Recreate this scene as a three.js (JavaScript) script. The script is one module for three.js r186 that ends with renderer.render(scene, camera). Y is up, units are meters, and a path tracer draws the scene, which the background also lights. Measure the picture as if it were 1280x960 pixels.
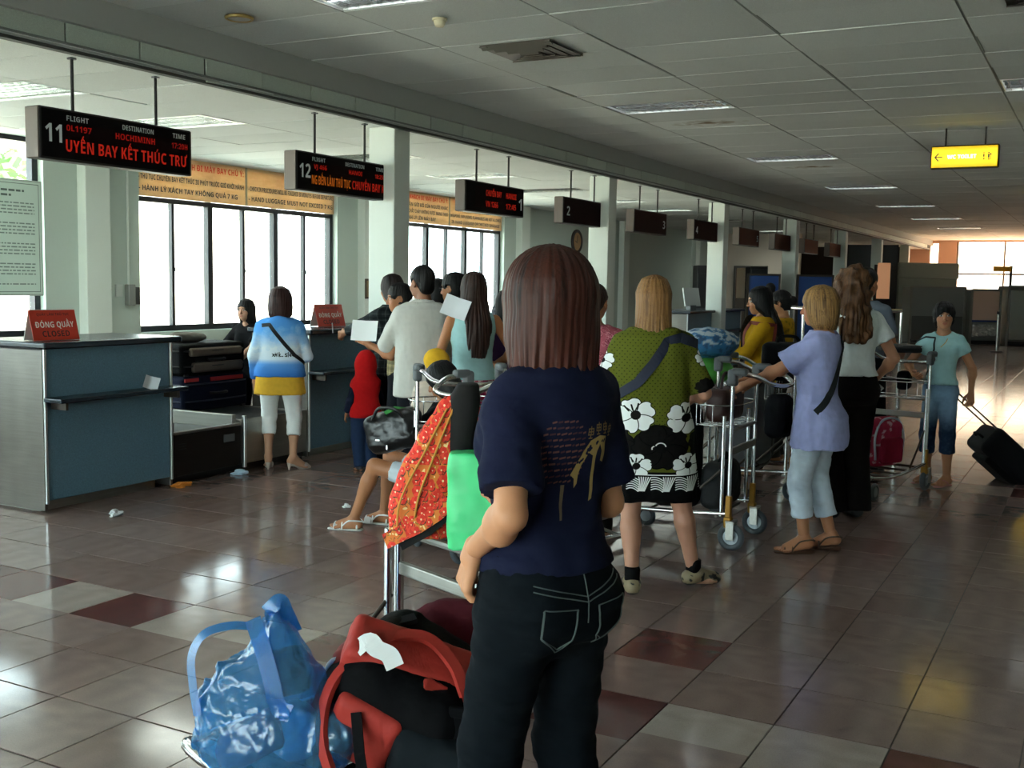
import * as THREE from 'three';
import { RoundedBoxGeometry } from 'three/addons/geometries/RoundedBoxGeometry.js';
import { ImprovedNoise } from 'three/addons/math/ImprovedNoise.js';
import { mergeGeometries } from 'three/addons/utils/BufferGeometryUtils.js';
import { RectAreaLightUniformsLib } from 'three/addons/lights/RectAreaLightUniformsLib.js';

// ---------------------------------------------------------------- camera, sky, sun, exposure
RectAreaLightUniformsLib.init();
const scene = new THREE.Scene();
const camera = new THREE.PerspectiveCamera(2 * Math.atan(480 / 1375) * 180 / Math.PI, 1280 / 960, 0.05, 200);
camera.position.set(0, 1.573, 0);
camera.rotation.set(-0.0934, 0.4932, 0.0168, 'YXZ');
scene.background = new THREE.Color(0.88, 1.0, 1.03);          // bright tropical overcast haze
scene.backgroundIntensity = 5.2;
const renderer = new THREE.WebGLRenderer({ antialias: true });
renderer.toneMapping = THREE.LinearToneMapping;
renderer.toneMappingExposure = 3.0;
renderer.shadowMap.enabled = true;
const sun = new THREE.DirectionalLight(0xffd9ae, 22);          // low sun beyond the far end of the hall
sun.position.set(16, 26, -75); sun.target.position.set(0, 0, -44);
sun.castShadow = true; sun.shadow.mapSize.set(2048, 2048);
Object.assign(sun.shadow.camera, { left: -30, right: 30, top: 30, bottom: -30, near: 1, far: 160 });
scene.add(sun, sun.target);

// ---------------------------------------------------------------- helpers
const PI = Math.PI, V = (x, y, z) => new THREE.Vector3(x, y, z);
let seedN = 12345;
const rnd = (a = 0, b = 1) => { seedN = (seedN * 1664525 + 1013904223) >>> 0; return a + (b - a) * seedN / 4294967296; };
const NZ = new ImprovedNoise(), noise = (x, y, z) => NZ.noise(x + 31.7, y + 17.3, z + 57.1);
const fbm = (x, y, z) => noise(x, y, z) * .6 + noise(x * 2.1, y * 2.1, z * 2.1) * .3 + noise(x * 4.3, y * 4.3, z * 4.3) * .15;
const lerp = (a, b, t) => a + (b - a) * t, clamp = (x, a = 0, b = 1) => Math.min(b, Math.max(a, x));
const sstep = (a, b, x) => { const t = clamp((x - a) / (b - a)); return t * t * (3 - 2 * t); };
const used = {};
function numbered(n) { const k = used[n] = (used[n] ?? -1) + 1; return k ? n + '_' + String(k).padStart(3, '0') : n; }
function place(o, pos, rot) { if (pos) o.position.set(...pos); if (rot) o.rotation.set(...rot); return o; }
function part(name, geo, mat, parent, pos, rot) {
  const m = new THREE.Mesh(Array.isArray(geo) ? merge(geo) : geo, mat); m.name = name; m.castShadow = m.receiveShadow = true;
  parent.add(m); return place(m, pos, rot);
}
function tag(o, label, category, group) { o.userData.label = label; o.userData.category = category; if (group) o.userData.group = group; return o; }
function thing(name, label, category, pos = [0, 0, 0], turn = 0, group) {
  const o = new THREE.Group(); o.name = numbered(name); scene.add(o); o.position.set(...pos); o.rotation.y = turn; return tag(o, label, category, group);
}
function solo(name, label, category, geo, mat, pos, rot, group) { return tag(part(numbered(name), geo, mat, scene, pos, rot), label, category, group); }
function struct(name, geo, mat, pos, rot) { const m = part(numbered(name), geo, mat, scene, pos, rot); m.userData.kind = 'structure'; return m; }
function structG(name, pos) { const o = new THREE.Group(); o.name = numbered(name); scene.add(o); if (pos) o.position.set(...pos); o.userData.kind = 'structure'; return o; }
function copy(root, pos, turn, label, group) {
  const c = root.clone(); c.name = numbered(root.name.replace(/_\d{3}$/, '')); c.userData = { ...root.userData };
  scene.add(c); c.position.set(...pos); c.rotation.y = turn; c.userData.label = label; if (group) c.userData.group = group; return c;
}
function norm(g) { // same attributes everywhere so that pieces merge
  if (g.index) g = g.toNonIndexed();
  for (const k of Object.keys(g.attributes)) if (!['position', 'normal', 'uv'].includes(k)) g.deleteAttribute(k);
  if (!g.attributes.uv) g.setAttribute('uv', new THREE.Float32BufferAttribute(new Float32Array(g.attributes.position.count * 2), 2));
  return g;
}
const merge = (list) => list.length === 1 ? list[0] : mergeGeometries(list.map(norm));
const M4 = (pos = [0, 0, 0], rot = [0, 0, 0], sc = [1, 1, 1]) => new THREE.Matrix4().compose(V(...pos), new THREE.Quaternion().setFromEuler(new THREE.Euler(...rot)), V(...sc));
const mv = (g, pos, rot, sc) => g.clone().applyMatrix4(M4(pos, rot, sc));
const rbox = (w, h, d, r = .01, s = 2) => new RoundedBoxGeometry(w, h, d, s, Math.min(r, w / 2.01, h / 2.01, d / 2.01));
const bx = (w, h, d) => new THREE.BoxGeometry(w, h, d);
const cyl = (r, h, n = 16, r2 = r) => new THREE.CylinderGeometry(r2, r, h, n);
function tube(pts, r, n = 8, closed = false, seg) {
  const c = new THREE.CatmullRomCurve3(pts.map((p) => V(...p)), closed, 'centripetal');
  return new THREE.TubeGeometry(c, seg || pts.length * 5, r, n, closed);
}
function bar(a, b, r, n = 10) { // straight capped rod
  const A = V(...a), B = V(...b), d = B.clone().sub(A), g = new THREE.CylinderGeometry(r, r, d.length(), n);
  g.applyQuaternion(new THREE.Quaternion().setFromUnitVectors(V(0, 1, 0), d.normalize())); g.translate(...A.add(B).multiplyScalar(.5).toArray()); return g;
}
function slab(w, h, d, b, u0 = 0, v0 = 0, S = 1) { // bevelled tile, top at y = 0, uv in metres
  const x = w / 2, z = d / 2, P = [], N = [], U = [];
  const q = (a, b2, c, e) => {
    const n = V(...b2).sub(V(...a)).cross(V(...e).sub(V(...a))).normalize();
    for (const p of [a, b2, c, a, c, e]) { P.push(...p); N.push(n.x, n.y, n.z); U.push((p[0] + u0) / S, (p[2] + v0) / S); }
  };
  const T = (s, y) => [[-x + s, y, z - s], [x - s, y, z - s], [x - s, y, -z + s], [-x + s, y, -z + s]];
  const t = T(b, 0), m = T(0, -b), o = T(0, -h);
  q(...t); for (let i = 0; i < 4; i++) { const j = (i + 1) % 4; q(m[i], m[j], t[j], t[i]); q(o[i], o[j], m[j], m[i]); }
  const g = new THREE.BufferGeometry();
  g.setAttribute('position', new THREE.Float32BufferAttribute(P, 3)); g.setAttribute('normal', new THREE.Float32BufferAttribute(N, 3)); g.setAttribute('uv', new THREE.Float32BufferAttribute(U, 2));
  return g;
}
function dataTex(n, f, srgb, rep = 1) { // f(u, v) -> [r, g, b] 0..1
  const d = new Uint8Array(n * n * 4);
  for (let y = 0; y < n; y++) for (let x = 0; x < n; x++) { const c = f(x / n, y / n), o = (y * n + x) * 4; for (let k = 0; k < 3; k++) d[o + k] = clamp(c[k]) * 255; d[o + 3] = 255; }
  const t = new THREE.DataTexture(d, n, n); t.wrapS = t.wrapT = THREE.RepeatWrapping; t.magFilter = THREE.LinearFilter; t.minFilter = THREE.LinearMipmapLinearFilter; t.generateMipmaps = true;
  if (srgb) t.colorSpace = THREE.SRGBColorSpace; t.repeat.set(rep, rep); t.needsUpdate = true; return t;
}
function canvasTex(w, h, draw, srgb = true) {
  const c = document.createElement('canvas'); c.width = w; c.height = h; const g = c.getContext('2d'); draw(g, w, h);
  const t = new THREE.CanvasTexture(c); if (srgb) t.colorSpace = THREE.SRGBColorSpace; t.wrapS = t.wrapT = THREE.RepeatWrapping; return t;
}
function vtext(g, s, x, y, sz, maxW) { // bold sans text; Vietnamese marks the font lacks are stroked on by hand
  g.save(); g.font = `bold ${sz}px sans-serif`;
  const plain = s.normalize('NFD').replace(/[\u0300-\u036f]/g, ''), W = g.measureText(plain).width, k = maxW && W > maxW ? maxW / W : 1, al = g.textAlign;
  g.translate(x - (al === 'center' ? W * k / 2 : 0), y); g.scale(k, 1); g.textAlign = 'left'; g.strokeStyle = g.fillStyle; g.lineWidth = sz * .085; g.lineCap = 'round';
  let cx = 0;
  for (const ch of s.normalize('NFC')) {
    const [b, ...m] = ch.normalize('NFD'), w = g.measureText(b).width, mx = cx + w / 2, r = sz * .13; let top = -sz * .80;
    g.fillText(b, cx, 0);
    const ln = (...p) => { g.beginPath(); p.forEach((q, i) => g[i ? 'lineTo' : 'moveTo'](mx + q[0] * r, top + q[1] * r)); g.stroke(); };
    for (const a of m) {
      if (a === '\u0302') { ln([-1, .3], [0, -.5], [1, .3]); top -= sz * .12; } else if (a === '\u0306') { g.beginPath(); g.arc(mx, top - r * .4, r * .8, .2, PI - .2); g.stroke(); top -= sz * .12; }
      else if (a === '\u0301') ln([-.3, .3], [.5, -.7]); else if (a === '\u0300') ln([.3, .3], [-.5, -.7]); else if (a === '\u0309') { g.beginPath(); g.arc(mx, top - r * .2, r * .45, -2.6, 1.2); g.stroke(); }
      else if (a === '\u0303') ln([-1, .2], [-.4, -.3], [.3, .1], [1, -.4]); else if (a === '\u0323') { g.beginPath(); g.arc(mx, sz * .14, sz * .055, 0, 7); g.fill(); }
      else if (a === '\u031b') { g.beginPath(); g.moveTo(cx + w * .82, -sz * .62); g.lineTo(cx + w * .98, -sz * .70); g.lineTo(cx + w * .98, -sz * .8); g.stroke(); }
    }
    cx += w;
  }
  g.restore();
}
const per = (f, u, v, s) => { // tileable noise on a torus of period s
  const a = 2 * PI, R = s / a; return noise(R * Math.cos(a * u) + 9, R * Math.sin(a * u), R * Math.cos(a * v) * 1.3 + R * Math.sin(a * v) + f);
};
const mat = (color, roughness = .8, metalness = 0, x = {}) => new THREE.MeshStandardMaterial({ color, roughness, metalness, ...x });
const phys = (color, roughness, metalness, x) => new THREE.MeshPhysicalMaterial({ color, roughness, metalness, ...x });
// ---------------------------------------------------------------- shared materials
const grain = dataTex(256, () => { const v = .86 + rnd(0, .14); return [v, v * .985, v * .97]; }, true, 1);
const speck = dataTex(512, (u, v) => { const n = .9 + .07 * per(1, u, v, 9) + rnd(-.045, .045) - (rnd() > .985 ? .12 : 0); return [n, n * .99, n * .985]; }, true, 1);
const wallBump = dataTex(256, () => { const v = rnd(); return [v, v, v]; }, false, 1);
const brushed = dataTex(256, (u, v) => { const k = Math.floor(v * 256); const n = .84 + .05 * noise(k * .73, u * 3, 1.5) + .05 * per(5, u, v, 5) + rnd(-.02, .02); return [n, n, n]; }, true, 1);
const smudge = dataTex(256, (u, v) => { const n = .5 + .5 * per(4, u, v, 8) + .2 * per(2, u, v, 22); return [n, clamp(.35 + .5 * n), n]; }, false, 1);
const floorRough = dataTex(256, (u, v) => { const n = .125 + .02 * per(3, u, v, 6) + .01 * per(7, u, v, 19); return [n, n, n]; }, false, .6);
const tileM = ['#95807a', '#907b75', '#98847e', '#8d7770'].map((c) => phys(c, 1, 0, { map: speck, roughnessMap: floorRough, specularIntensity: .5 }));
const tileLight = ['#b3a69e', '#aea098'].map((c) => phys(c, 1, 0, { map: speck, roughnessMap: floorRough, specularIntensity: .5 }));
const tileDark = phys('#6a413d', 1, 0, { map: speck, roughnessMap: floorRough, specularIntensity: .5 });
const grout = mat('#544a45', .9);
const paint = mat('#b9c6bd', .82, 0, { bumpMap: wallBump, bumpScale: .0006 });
const paintWhite = mat('#d6ded6', .75, 0, { bumpMap: wallBump, bumpScale: .0005 });
const ceilM = ['#d3dfe0', '#cedadb', '#d7e3e4'].map((c) => mat(c, .9, 0, { map: grain }));
const ceilEdge = mat('#a3aba8', .8), gridM = mat('#737b78', .6), slabM = mat('#a5aaa7', .95);
const frameM = mat('#1b1e22', .5, .2), frameEdge = mat('#3b3f44', .4, .3);
const glassM = phys('#f4fbfb', .02, 0, { transmission: 1, thickness: 0, ior: 1.45 });
const steel = mat('#b4b1a8', .34, .85, { map: brushed }), steelDark = mat('#5d544c', .4, .75, { map: brushed });
const chrome = mat('#d8d8d6', .14, 1), blackM = mat('#0c0c0d', .55), rubber = mat('#16181a', .7), greyPl = mat('#5c6062', .55), darkM = mat('#15181a', .8);
const laminate = mat('#5e8296', .55, 0, { map: grain }), topM = mat('#1a2630', .25), edgeAl = mat('#cfd2d0', .3, .9);
const CEIL = 3.307, LOW = 2.98, XW = -9.9, XB = -5.78, ZF = -43, ZB = 6.5, XR = 6.5;
const F = 'sans-serif';

// ---------------------------------------------------------------- floor: tiles one by one near the camera, joined beyond
const floor = structG('floor');
part('floor_slab', bx(XR - XW + .6, .3, ZB - ZF + .6), grout, floor, [(XR + XW) / 2, -.155, (ZB + ZF) / 2]);
{
  const T = .4, gap = .0035, geos = [0, 1, 2, 3].map((i) => slab(T - gap, .012, T - gap, .0016, i * 1.37, i * .77, .8));
  const x0 = -4.564, near = [], rest = [[], [], [], [], [], [], []];
  const yaw = .4932, cy = Math.cos(yaw), sy = Math.sin(yaw);
  for (let i = -14; i < 29; i++) for (let k = -93; k < 26; k++) {
    // rows: the stripe of light and dark tiles lies between z = -3.827 and -3.42
    const x = x0 + (i + .5) * T, z = -3.827 + (k + .5) * .405 + (k >= 1 ? -.10 : 0) + (k < 0 ? 0 : 0);
    if (x < XW + .15 || x > XR - .15 || z < ZF + .1 || z > ZB - .1) continue;
    let m = Math.floor(rnd(0, 4));
    const mod3 = (((i % 3) + 3) % 3);
    if (k === 0) m = (i === 1 || mod3 === 1 || i === -1) ? 6 : 4 + (i & 1);
    if (k === -14) m = mod3 === 1 ? 6 : 4 + (i & 1);
    if (k !== 0 && ((i === 7 && k === -2) || (i === 2 && k === -18) || (i === 11 && k === -9))) m = 6;
    const lat = x * cy - z * sy, dep = -x * sy - z * cy, inView = dep > 1.6 && Math.abs(lat) < dep * .49 + .3;
    const r = { i, k, x, z, m, dep: inView ? dep : 999 };
    near.push(r);
  }
  near.sort((a, b) => a.dep - b.dep);
  const mats = [...tileM, ...tileLight, tileDark];
  near.forEach((r, n) => {
    const y = rnd(-.0006, .0006), g = geos[(r.i * 7 + r.k * 3 & 3)];
    if (n < 290) { part('tile', g, mats[r.m], floor, [r.x, y, r.z]); return; }
    rest[r.m].push(mv(g, [r.x, y, r.z]));
  });
  rest.forEach((l, m) => { if (l.length) part('far_tiles', l, mats[m], floor).userData.kind = 'stuff'; });
}

// ---------------------------------------------------------------- ceilings
function fixture(x, z, lit, label, y) { // recessed louvred light, 1.2 m across x, 0.58 m along z
  const t = thing('ceiling_light', label, 'light', [x, y, z], 0, undefined);
  const W = 1.16, D = .56;
  part('housing', [mv(bx(W, .01, D), [0, .1, 0]), mv(bx(W, .1, .01), [0, .05, D / 2]), mv(bx(W, .1, .01), [0, .05, -D / 2]), mv(bx(.01, .1, D), [W / 2, .05, 0]), mv(bx(.01, .1, D), [-W / 2, .05, 0])], lampInside, t);
  for (const dz of [-.18, 0, .18]) {
    part('lamp_tube', mv(cyl(.016, W - .08, 10), [0, .055, dz], [0, 0, PI / 2]), lit > 1 ? tubeOn : lit ? tubeDim : tubeOff, t);
    part('reflector', [mv(bx(W, .004, .1), [0, .06, dz + .045], [.9, 0, 0]), mv(bx(W, .004, .1), [0, .06, dz - .045], [-.9, 0, 0])], louvre, t);
  }
  const bl = []; for (let i = 0; i < 13; i++) bl.push(mv(bx(.006, .035, D - .02), [-W / 2 + .05 + i * (W - .1) / 12, .019, 0]));
  part('louvre', bl, louvre, t);
  if (lit > .05) { const L = new THREE.RectAreaLight(0xf4fff6, lit, 1.0, .46); L.position.set(0, -.012, 0); L.rotation.x = -PI / 2; L.name = 'lamp'; t.add(L); }
  return t;
}
const tubeOn = mat('#ffffff', .5, 0, { emissive: '#f4fff4', emissiveIntensity: 7 }), tubeDim = mat('#ffffff', .5, 0, { emissive: '#eef6ff', emissiveIntensity: 4 }), tubeOff = mat('#e9eeea', .4), louvre = mat('#d5d9d6', .18, .95), lampInside = mat('#c9cdca', .35, .6);
const stain = canvasTex(256, 128, (g, w, h) => {
  g.fillStyle = '#cdd4d2'; g.fillRect(0, 0, w, h);
  for (let i = 0; i < 60; i++) { const a = rnd(0, 6.3), r = Math.pow(rnd(), 1.5) * 60; g.fillStyle = `rgba(86,66,38,${rnd(.04, .16)})`; g.beginPath(); g.ellipse(w / 2 + Math.cos(a) * r * 1.6, h / 2 + Math.sin(a) * r * .6, rnd(6, 26), rnd(3, 12), rnd(0, 3), 0, 7); g.fill(); }
});
const stainM = mat('#ffffff', .9, 0, { map: stain });
const lightCells = new Set();
function ceiling(X0, xs, Z0, dz, kz, Y, keep, stains) {
  const c = structG('ceiling');
  const P = [], W = xs.length - 1, far = [[], [], []], bars = [];
  const cache = {}, pan = (w, i) => cache[w.toFixed(2) + i] ||= slab(w - .012, .014, dz - .012, .003, i * .7, i * 1.1, .5).rotateX(PI);
  for (let j = 0; j < W; j++) for (let k = 0; k < kz; k++) {
    const x = (xs[j] + xs[j + 1]) / 2, z = Z0 - (k + .5) * dz, w = Math.abs(xs[j + 1] - xs[j]);
    if (lightCells.has(Y + ':' + j + ':' + k)) continue;
    const lat = x * .881 - z * .4735, dep = -x * .4735 - z * .881;
    P.push({ x, z, w, d: dep > 2 && Math.abs(lat) < dep * .5 + .6 ? dep : 999, j, k });
  }
  P.sort((a, b) => a.d - b.d);
  P.forEach((p, n) => {
    const v = Math.floor(rnd(0, 3)), g = pan(p.w, v), y = Y + rnd(-.003, .003), tilt = rnd(-.004, .004);
    if (n < keep) { const st = stains.has(p.j + ':' + p.k); const m = part('panel', st ? mv(new THREE.PlaneGeometry(p.w - .012, dz - .012), [0, 0, 0], [PI / 2, 0, 0]) : g, st ? stainM : ceilM[v], c, [p.x, y, p.z]); m.rotation.z = tilt; } else far[v].push(mv(g, [p.x, y, p.z]));
  });
  far.forEach((l, i) => { if (l.length) part('far_panels', l, ceilM[i], c).userData.kind = 'stuff'; });
  const zl = kz * dz;
  for (const x of xs) bars.push(mv(bx(.024, .012, zl), [x, Y + .008, Z0 - zl / 2]));
  part('grid_rail', bars, gridM, c);
  const cr = []; for (let k = 0; k <= kz; k++) cr.push(mv(bx(Math.abs(xs[W] - xs[0]), .01, .016), [(xs[0] + xs[W]) / 2, Y + .010, Z0 - k * dz]));
  part('grid_cross_bar', cr, ceilEdge, c);
  return c;
}
{
  const xs = [XB, -4.511, -3.311, -2.111, -.911, .289, 1.489, 2.689, 3.889, 5.089, XR], Z0 = 6.64, kOf = (z) => Math.round((Z0 - z) / .6 - .5);
  const fx = [];
  for (const z of [-5.66, -10.46, -15.26, -20.06, -24.86, -29.66, -34.46]) { lightCells.add(CEIL + ':1:' + kOf(z)); fx.push([-3.911, z]); }
  for (const z of [-10.46, -15.26, -20.06, -24.86, -29.66, -34.46]) { lightCells.add(CEIL + ':4:' + kOf(z)); fx.push([-.311, z]); }
  const c = ceiling(0, xs, Z0, .6, 83, CEIL, 230, new Set(['1:' + kOf(-11.66), '1:' + kOf(-16.46)]));
  part('ceiling_slab', bx(XR - XB + .6, .2, ZB - ZF + .4), slabM, c, [(XR + XB) / 2, CEIL + .24, (ZB + ZF) / 2]);
  const words = ['nearest, cut off by the top edge', 'second from the camera', 'third from the camera', 'fourth from the camera', 'fifth from the camera', 'sixth from the camera', 'farthest from the camera'];
  fx.forEach(([x, z], i) => fixture(x, z, .3, i < 7 ? `dim ceiling light in the row beside the bulkhead, ${words[i]}` : `dim louvred ceiling light in the right-hand row, ${['nearest, at the right edge', 'second along', 'third along', 'fourth along', 'fifth along', 'farthest'][i - 7]}`, CEIL));
}
{
  const xs = [XB + .03, -7.1, -8.3, -9.5, XW], Z0 = 6.45, kOf = (z) => Math.round((Z0 - z) / .6 - .5);
  const fx = [[-5.85, 2.5], [-7.65, 3], [-10.65, 0], [-13.05, 3], [-15.45, 0], [-17.85, 3.5], [-20.25, 3], [-23.85, 0], [-28.65, 3]];
  for (const [z] of fx) lightCells.add(LOW + ':1:' + kOf(z));
  const c = ceiling(0, xs, Z0, .6, 82, LOW, 60, new Set(['2:' + kOf(-12.45)]));
  part('ceiling_slab', bx(XB - XW + .3, .2, ZB - ZF + .4), slabM, c, [(XB + XW) / 2 - .1, LOW + .24, (ZB + ZF) / 2]);
  const nm = ['lit louvred ceiling light above the closed counter, cut off by the left edge', 'lit louvred ceiling light behind the sign numbered 11', 'unlit louvred ceiling light over the second counter, just before the first column', 'lit ceiling light between the signs numbered 12 and 1', 'unlit ceiling light over the counters behind the sign numbered 1', 'lit ceiling light behind the sign numbered 2', 'lit ceiling light above the sign numbered 3', 'unlit ceiling light far down the counter row beyond the third column', 'lit ceiling light far down the counter row'];
  fx.forEach(([z, l], i) => fixture(-7.7, z, l, nm[i], LOW));
}
// bulkhead between the two ceilings: panels of 0.6 m on a beam
{
  const b = structG('trim_1');
  part('bulkhead_beam', bx(.06, CEIL - LOW + .3, ZB - ZF), mat('#4a504d', .9), b, [XB - .05, (CEIL + LOW) / 2 + .12, (ZB + ZF) / 2]);
  const g = slab(.332, .016, .586, .003, 0, 0, .5).rotateZ(-PI / 2), Z = 6.0;
  const bm = ['#cbdcd5', '#c5d6cf', '#d0e1da'].map((c) => mat(c, .8, 0, { map: grain }));
  for (let k = 0; k < 80; k++) {
    const z = Z - .03 - (k + .5) * .6; if (z < ZF + .3) break;
    const p = part('panel', g, bm[Math.floor(rnd(0, 3))], b, [XB, (CEIL + LOW) / 2, z]);
    p.rotation.x = rnd(-.004, .004); if (k === 20) { p.rotation.x = .03; p.position.y -= .012; p.position.x += .012; }
  }
  part('edge_strip', [mv(bx(.02, .02, ZB - ZF), [XB + .004, LOW - .002, (ZB + ZF) / 2]), mv(bx(.016, .014, ZB - ZF), [XB + .004, CEIL - .006, (ZB + ZF) / 2])], ceilEdge, b);
}
// ceiling diffuser vents, smoke detector, downlight
function vent(x, z, y, label, m = steelDark) {
  const t = thing('ceiling_vent', label, 'vent', [x, y, z]);
  for (let i = 0; i < 4; i++) { const w = .58 - i * .14; part('vane', [0, 1, 2, 3].map((k) => mv(bx(w, .006, .06), [Math.sin(k * PI / 2) * (w / 2 - .03), -.006 - i * .004, Math.cos(k * PI / 2) * (w / 2 - .03)], [k % 2 ? 0 : (k ? .5 : -.5), k * PI / 2, 0])), m, t); }
  part('backing', bx(.5, .004, .5), blackM, t, [0, -.003, 0]);
}
vent(-3.91, -7.5, CEIL - .012, 'square metal ceiling vent with dusty vanes right of the smoke detector', mat('#6c6a62', .5, .3));
vent(-8.9, -8.2, LOW - .012, 'square white ceiling vent above the first window', mat('#aab0ae', .5, .2));
vent(-.35, -7.2, CEIL - .012, 'dark square ceiling vent at the top right corner', mat('#3a3a38', .5, .3));
{
  const t = thing('smoke_detector', 'round cream smoke detector on the main ceiling', 'smoke detector', [-4.01, CEIL - .014, -6.36]);
  part('base', cyl(.05, .015, 20), mat('#cfc8a8', .6), t, [0, 0, 0]); part('cap', new THREE.LatheGeometry([[0, -.05], [.028, -.046], [.036, -.03], [.042, -.006]].map((p) => new THREE.Vector2(...p)), 20), mat('#d5cfb2', .6), t);
  const d = thing('downlight', 'round recessed downlight with brass rim on the ceiling beside the bulkhead', 'light', [-5.22, CEIL - .014, -5.77]);
  part('rim', new THREE.TorusGeometry(.085, .012, 8, 28).rotateX(PI / 2), mat('#b59d63', .35, .7), d); part('diffuser', cyl(.078, .01, 24), mat('#c9cdc9', .5), d);
}
// ---------------------------------------------------------------- columns
for (let i = -2; i < 7; i++) {
  const c = struct('column', rbox(.29, LOW, .26, .012), paintWhite, [-6.02, LOW / 2, -8.69 - 5 * i]);
}
// ---------------------------------------------------------------- left wall with its windows
const SILL = .9, WTOP = 2.49, WT = .24;
const bays = [[5.7, 2.0], [.7, -3.0], [-4.2, -7.95], [-9.25, -12.98], [-14.3, -18.02]];
{
  const wl = structG('wall_left'), xm = XW - WT / 2;
  const seg = (z0, z1, y0, y1, m = paint) => part('wall_piece', bx(WT, y1 - y0, z0 - z1), m, wl, [xm, (y0 + y1) / 2, (z0 + z1) / 2]);
  let z = ZB + .3;
  for (const [a, b] of bays) { seg(z, a, 0, LOW + .4); seg(a, b, 0, SILL); seg(a, b, LOW, LOW + .4); z = b; }
  seg(z, ZF - .2, 0, LOW + .4);
  for (const zz of [1.35, -3.65, -8.55, -13.65, -18.65, -23.65, -28.65]) part('pilaster', rbox(.14, LOW, .34, .012), paintWhite, wl, [XW + .06, LOW / 2, zz]);
}
const noteFont = (s, b = 'bold ') => `${b}${s}px ${F}`;
function board(lines, W, H) {
  return canvasTex(1024, 300, (g, w, h) => {
    g.fillStyle = '#d9bd92'; g.fillRect(0, 0, w, h);
    for (let i = 0; i < 900; i++) { g.fillStyle = `rgba(${rnd() > .5 ? '255,240,215' : '190,155,115'},.05)`; g.fillRect(rnd(0, w), rnd(0, h), rnd(20, 90), rnd(4, 30)); }
    for (const [s, x, y, sz, c] of lines) { g.fillStyle = c; vtext(g, s, x, y, sz, w - x - 16); }
  });
}
const RED = '#c4442e', INK = '#2a2b3c';
const boards = [
  [[['HÀNH KHÁCH ĐI MÁY BAY CHÚ Ý:', 190, 76, 62, RED], ['- THỦ TỤC CHUYẾN BAY KẾT THÚC 30 PHÚT TRƯỚC GIỜ KHỞI HÀNH', 20, 178, 50, INK], ['- HÀNH LÝ XÁCH TAY KHÔNG QUÁ 7 KG', 20, 258, 50, INK]],
    [['- CHECK IN PROCEDURES WILL BE FINISHED 30 MINUTES BEFORE DEPARTURE', 20, 178, 50, INK], ['- HAND LUGGAGE MUST NOT EXCEED 7 KG', 20, 258, 50, INK]]],
  [[['HÀNH KHÁCH ĐI MÁY BAY CHÚ Ý:', 190, 70, 60, RED], ['KHÔNG NHẬN GỬI ĐỒ CỦA NGƯỜI KHÁC', 90, 140, 48, INK], ['VŨ KHÍ, CHẤT NỔ, CHẤT CHÁY KHÔNG ĐƯỢC MANG THEO', 20, 204, 48, INK], ['TRONG HÀNH LÝ LÊN MÁY BAY', 90, 268, 48, INK]],
    [['PASSENGERS ATTENTION:', 260, 70, 60, RED], ['DO NOT CARRY ANY LUGGAGE FOR OTHERS', 150, 140, 46, INK], ['WEAPONS, EXPLOSIVES, FLAMMABLES ARE NOT ALLOWED', 20, 204, 46, INK], ['IN HAND LUGGAGE OR CHECKED BAGGAGE', 40, 268, 46, INK]]]];
bays.forEach(([za, zb], n) => {
  const w = structG('window_' + (n + 1)), x = XW - .13, L = za - zb, H = WTOP - SILL, yc = (SILL + WTOP) / 2;
  const fr = (wz, h, z, y, d = .07, nm = 'frame', m = frameM) => part(nm, bx(d, h, wz), m, w, [x, y, z]);
  fr(L, .07, (za + zb) / 2, SILL + .035, .09, 'sill_rail'); fr(L, .06, (za + zb) / 2, WTOP - .03, .09, 'head_rail'); fr(L, .05, (za + zb) / 2, LOW - .025, .09, 'transom_rail');
  fr(.07, LOW - SILL, za - .035, (LOW + SILL) / 2, .09, 'jamb'); fr(.07, LOW - SILL, zb + .035, (LOW + SILL) / 2, .09, 'jamb');
  const pw = L / 6;
  for (let i = 0; i < 6; i++) {
    const z = za - (i + .5) * pw;
    part('pane', bx(.005, H - .1, pw - .03), glassM, w, [x, yc, z]);
    if (i) { const thick = i % 2 === 0; fr(thick ? .085 : .045, H, za - i * pw, yc, thick ? .08 : .06, 'mullion'); if (!thick) part('handle', rbox(.03, .05, .02, .006), chrome, w, [x + .045, yc - .05, za - i * pw - .02]); }
    if (i % 2 === 0 && i) part('mullion', bx(.06, LOW - WTOP, .04), frameM, w, [x, (LOW + WTOP) / 2, za - i * pw]);
  }
  for (let i = 0; i < 3; i++) part('pane', bx(.005, LOW - WTOP - .06, L / 3 - .04), glassM, w, [x, (LOW + WTOP) / 2, za - (i + .5) * L / 3]);
  if (n >= 3) for (let i = 0; i < 2; i++) {
    const B = part('notice_board', bx(.006, LOW - WTOP, L / 2 - .02), phys('#ffffff', .95, 0, { map: board(boards[n - 3][i]), transmission: .3, thickness: 0, side: THREE.DoubleSide }), w, [x + .07, (LOW + WTOP) / 2, za - (i + .5) * L / 2]);
    const uv = B.geometry.attributes.uv, nm = B.geometry.attributes.normal; for (let k = 0; k < uv.count; k++) if (Math.abs(nm.getX(k)) < .5) uv.setXY(k, .01, .01);
    part('board_rail', bx(.016, LOW - WTOP, .03), mat('#a9a58f', .5, .4), w, [x + .076, (LOW + WTOP) / 2, za - i * L / 2 - (i ? 0 : .02)]);
  }
});
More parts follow.
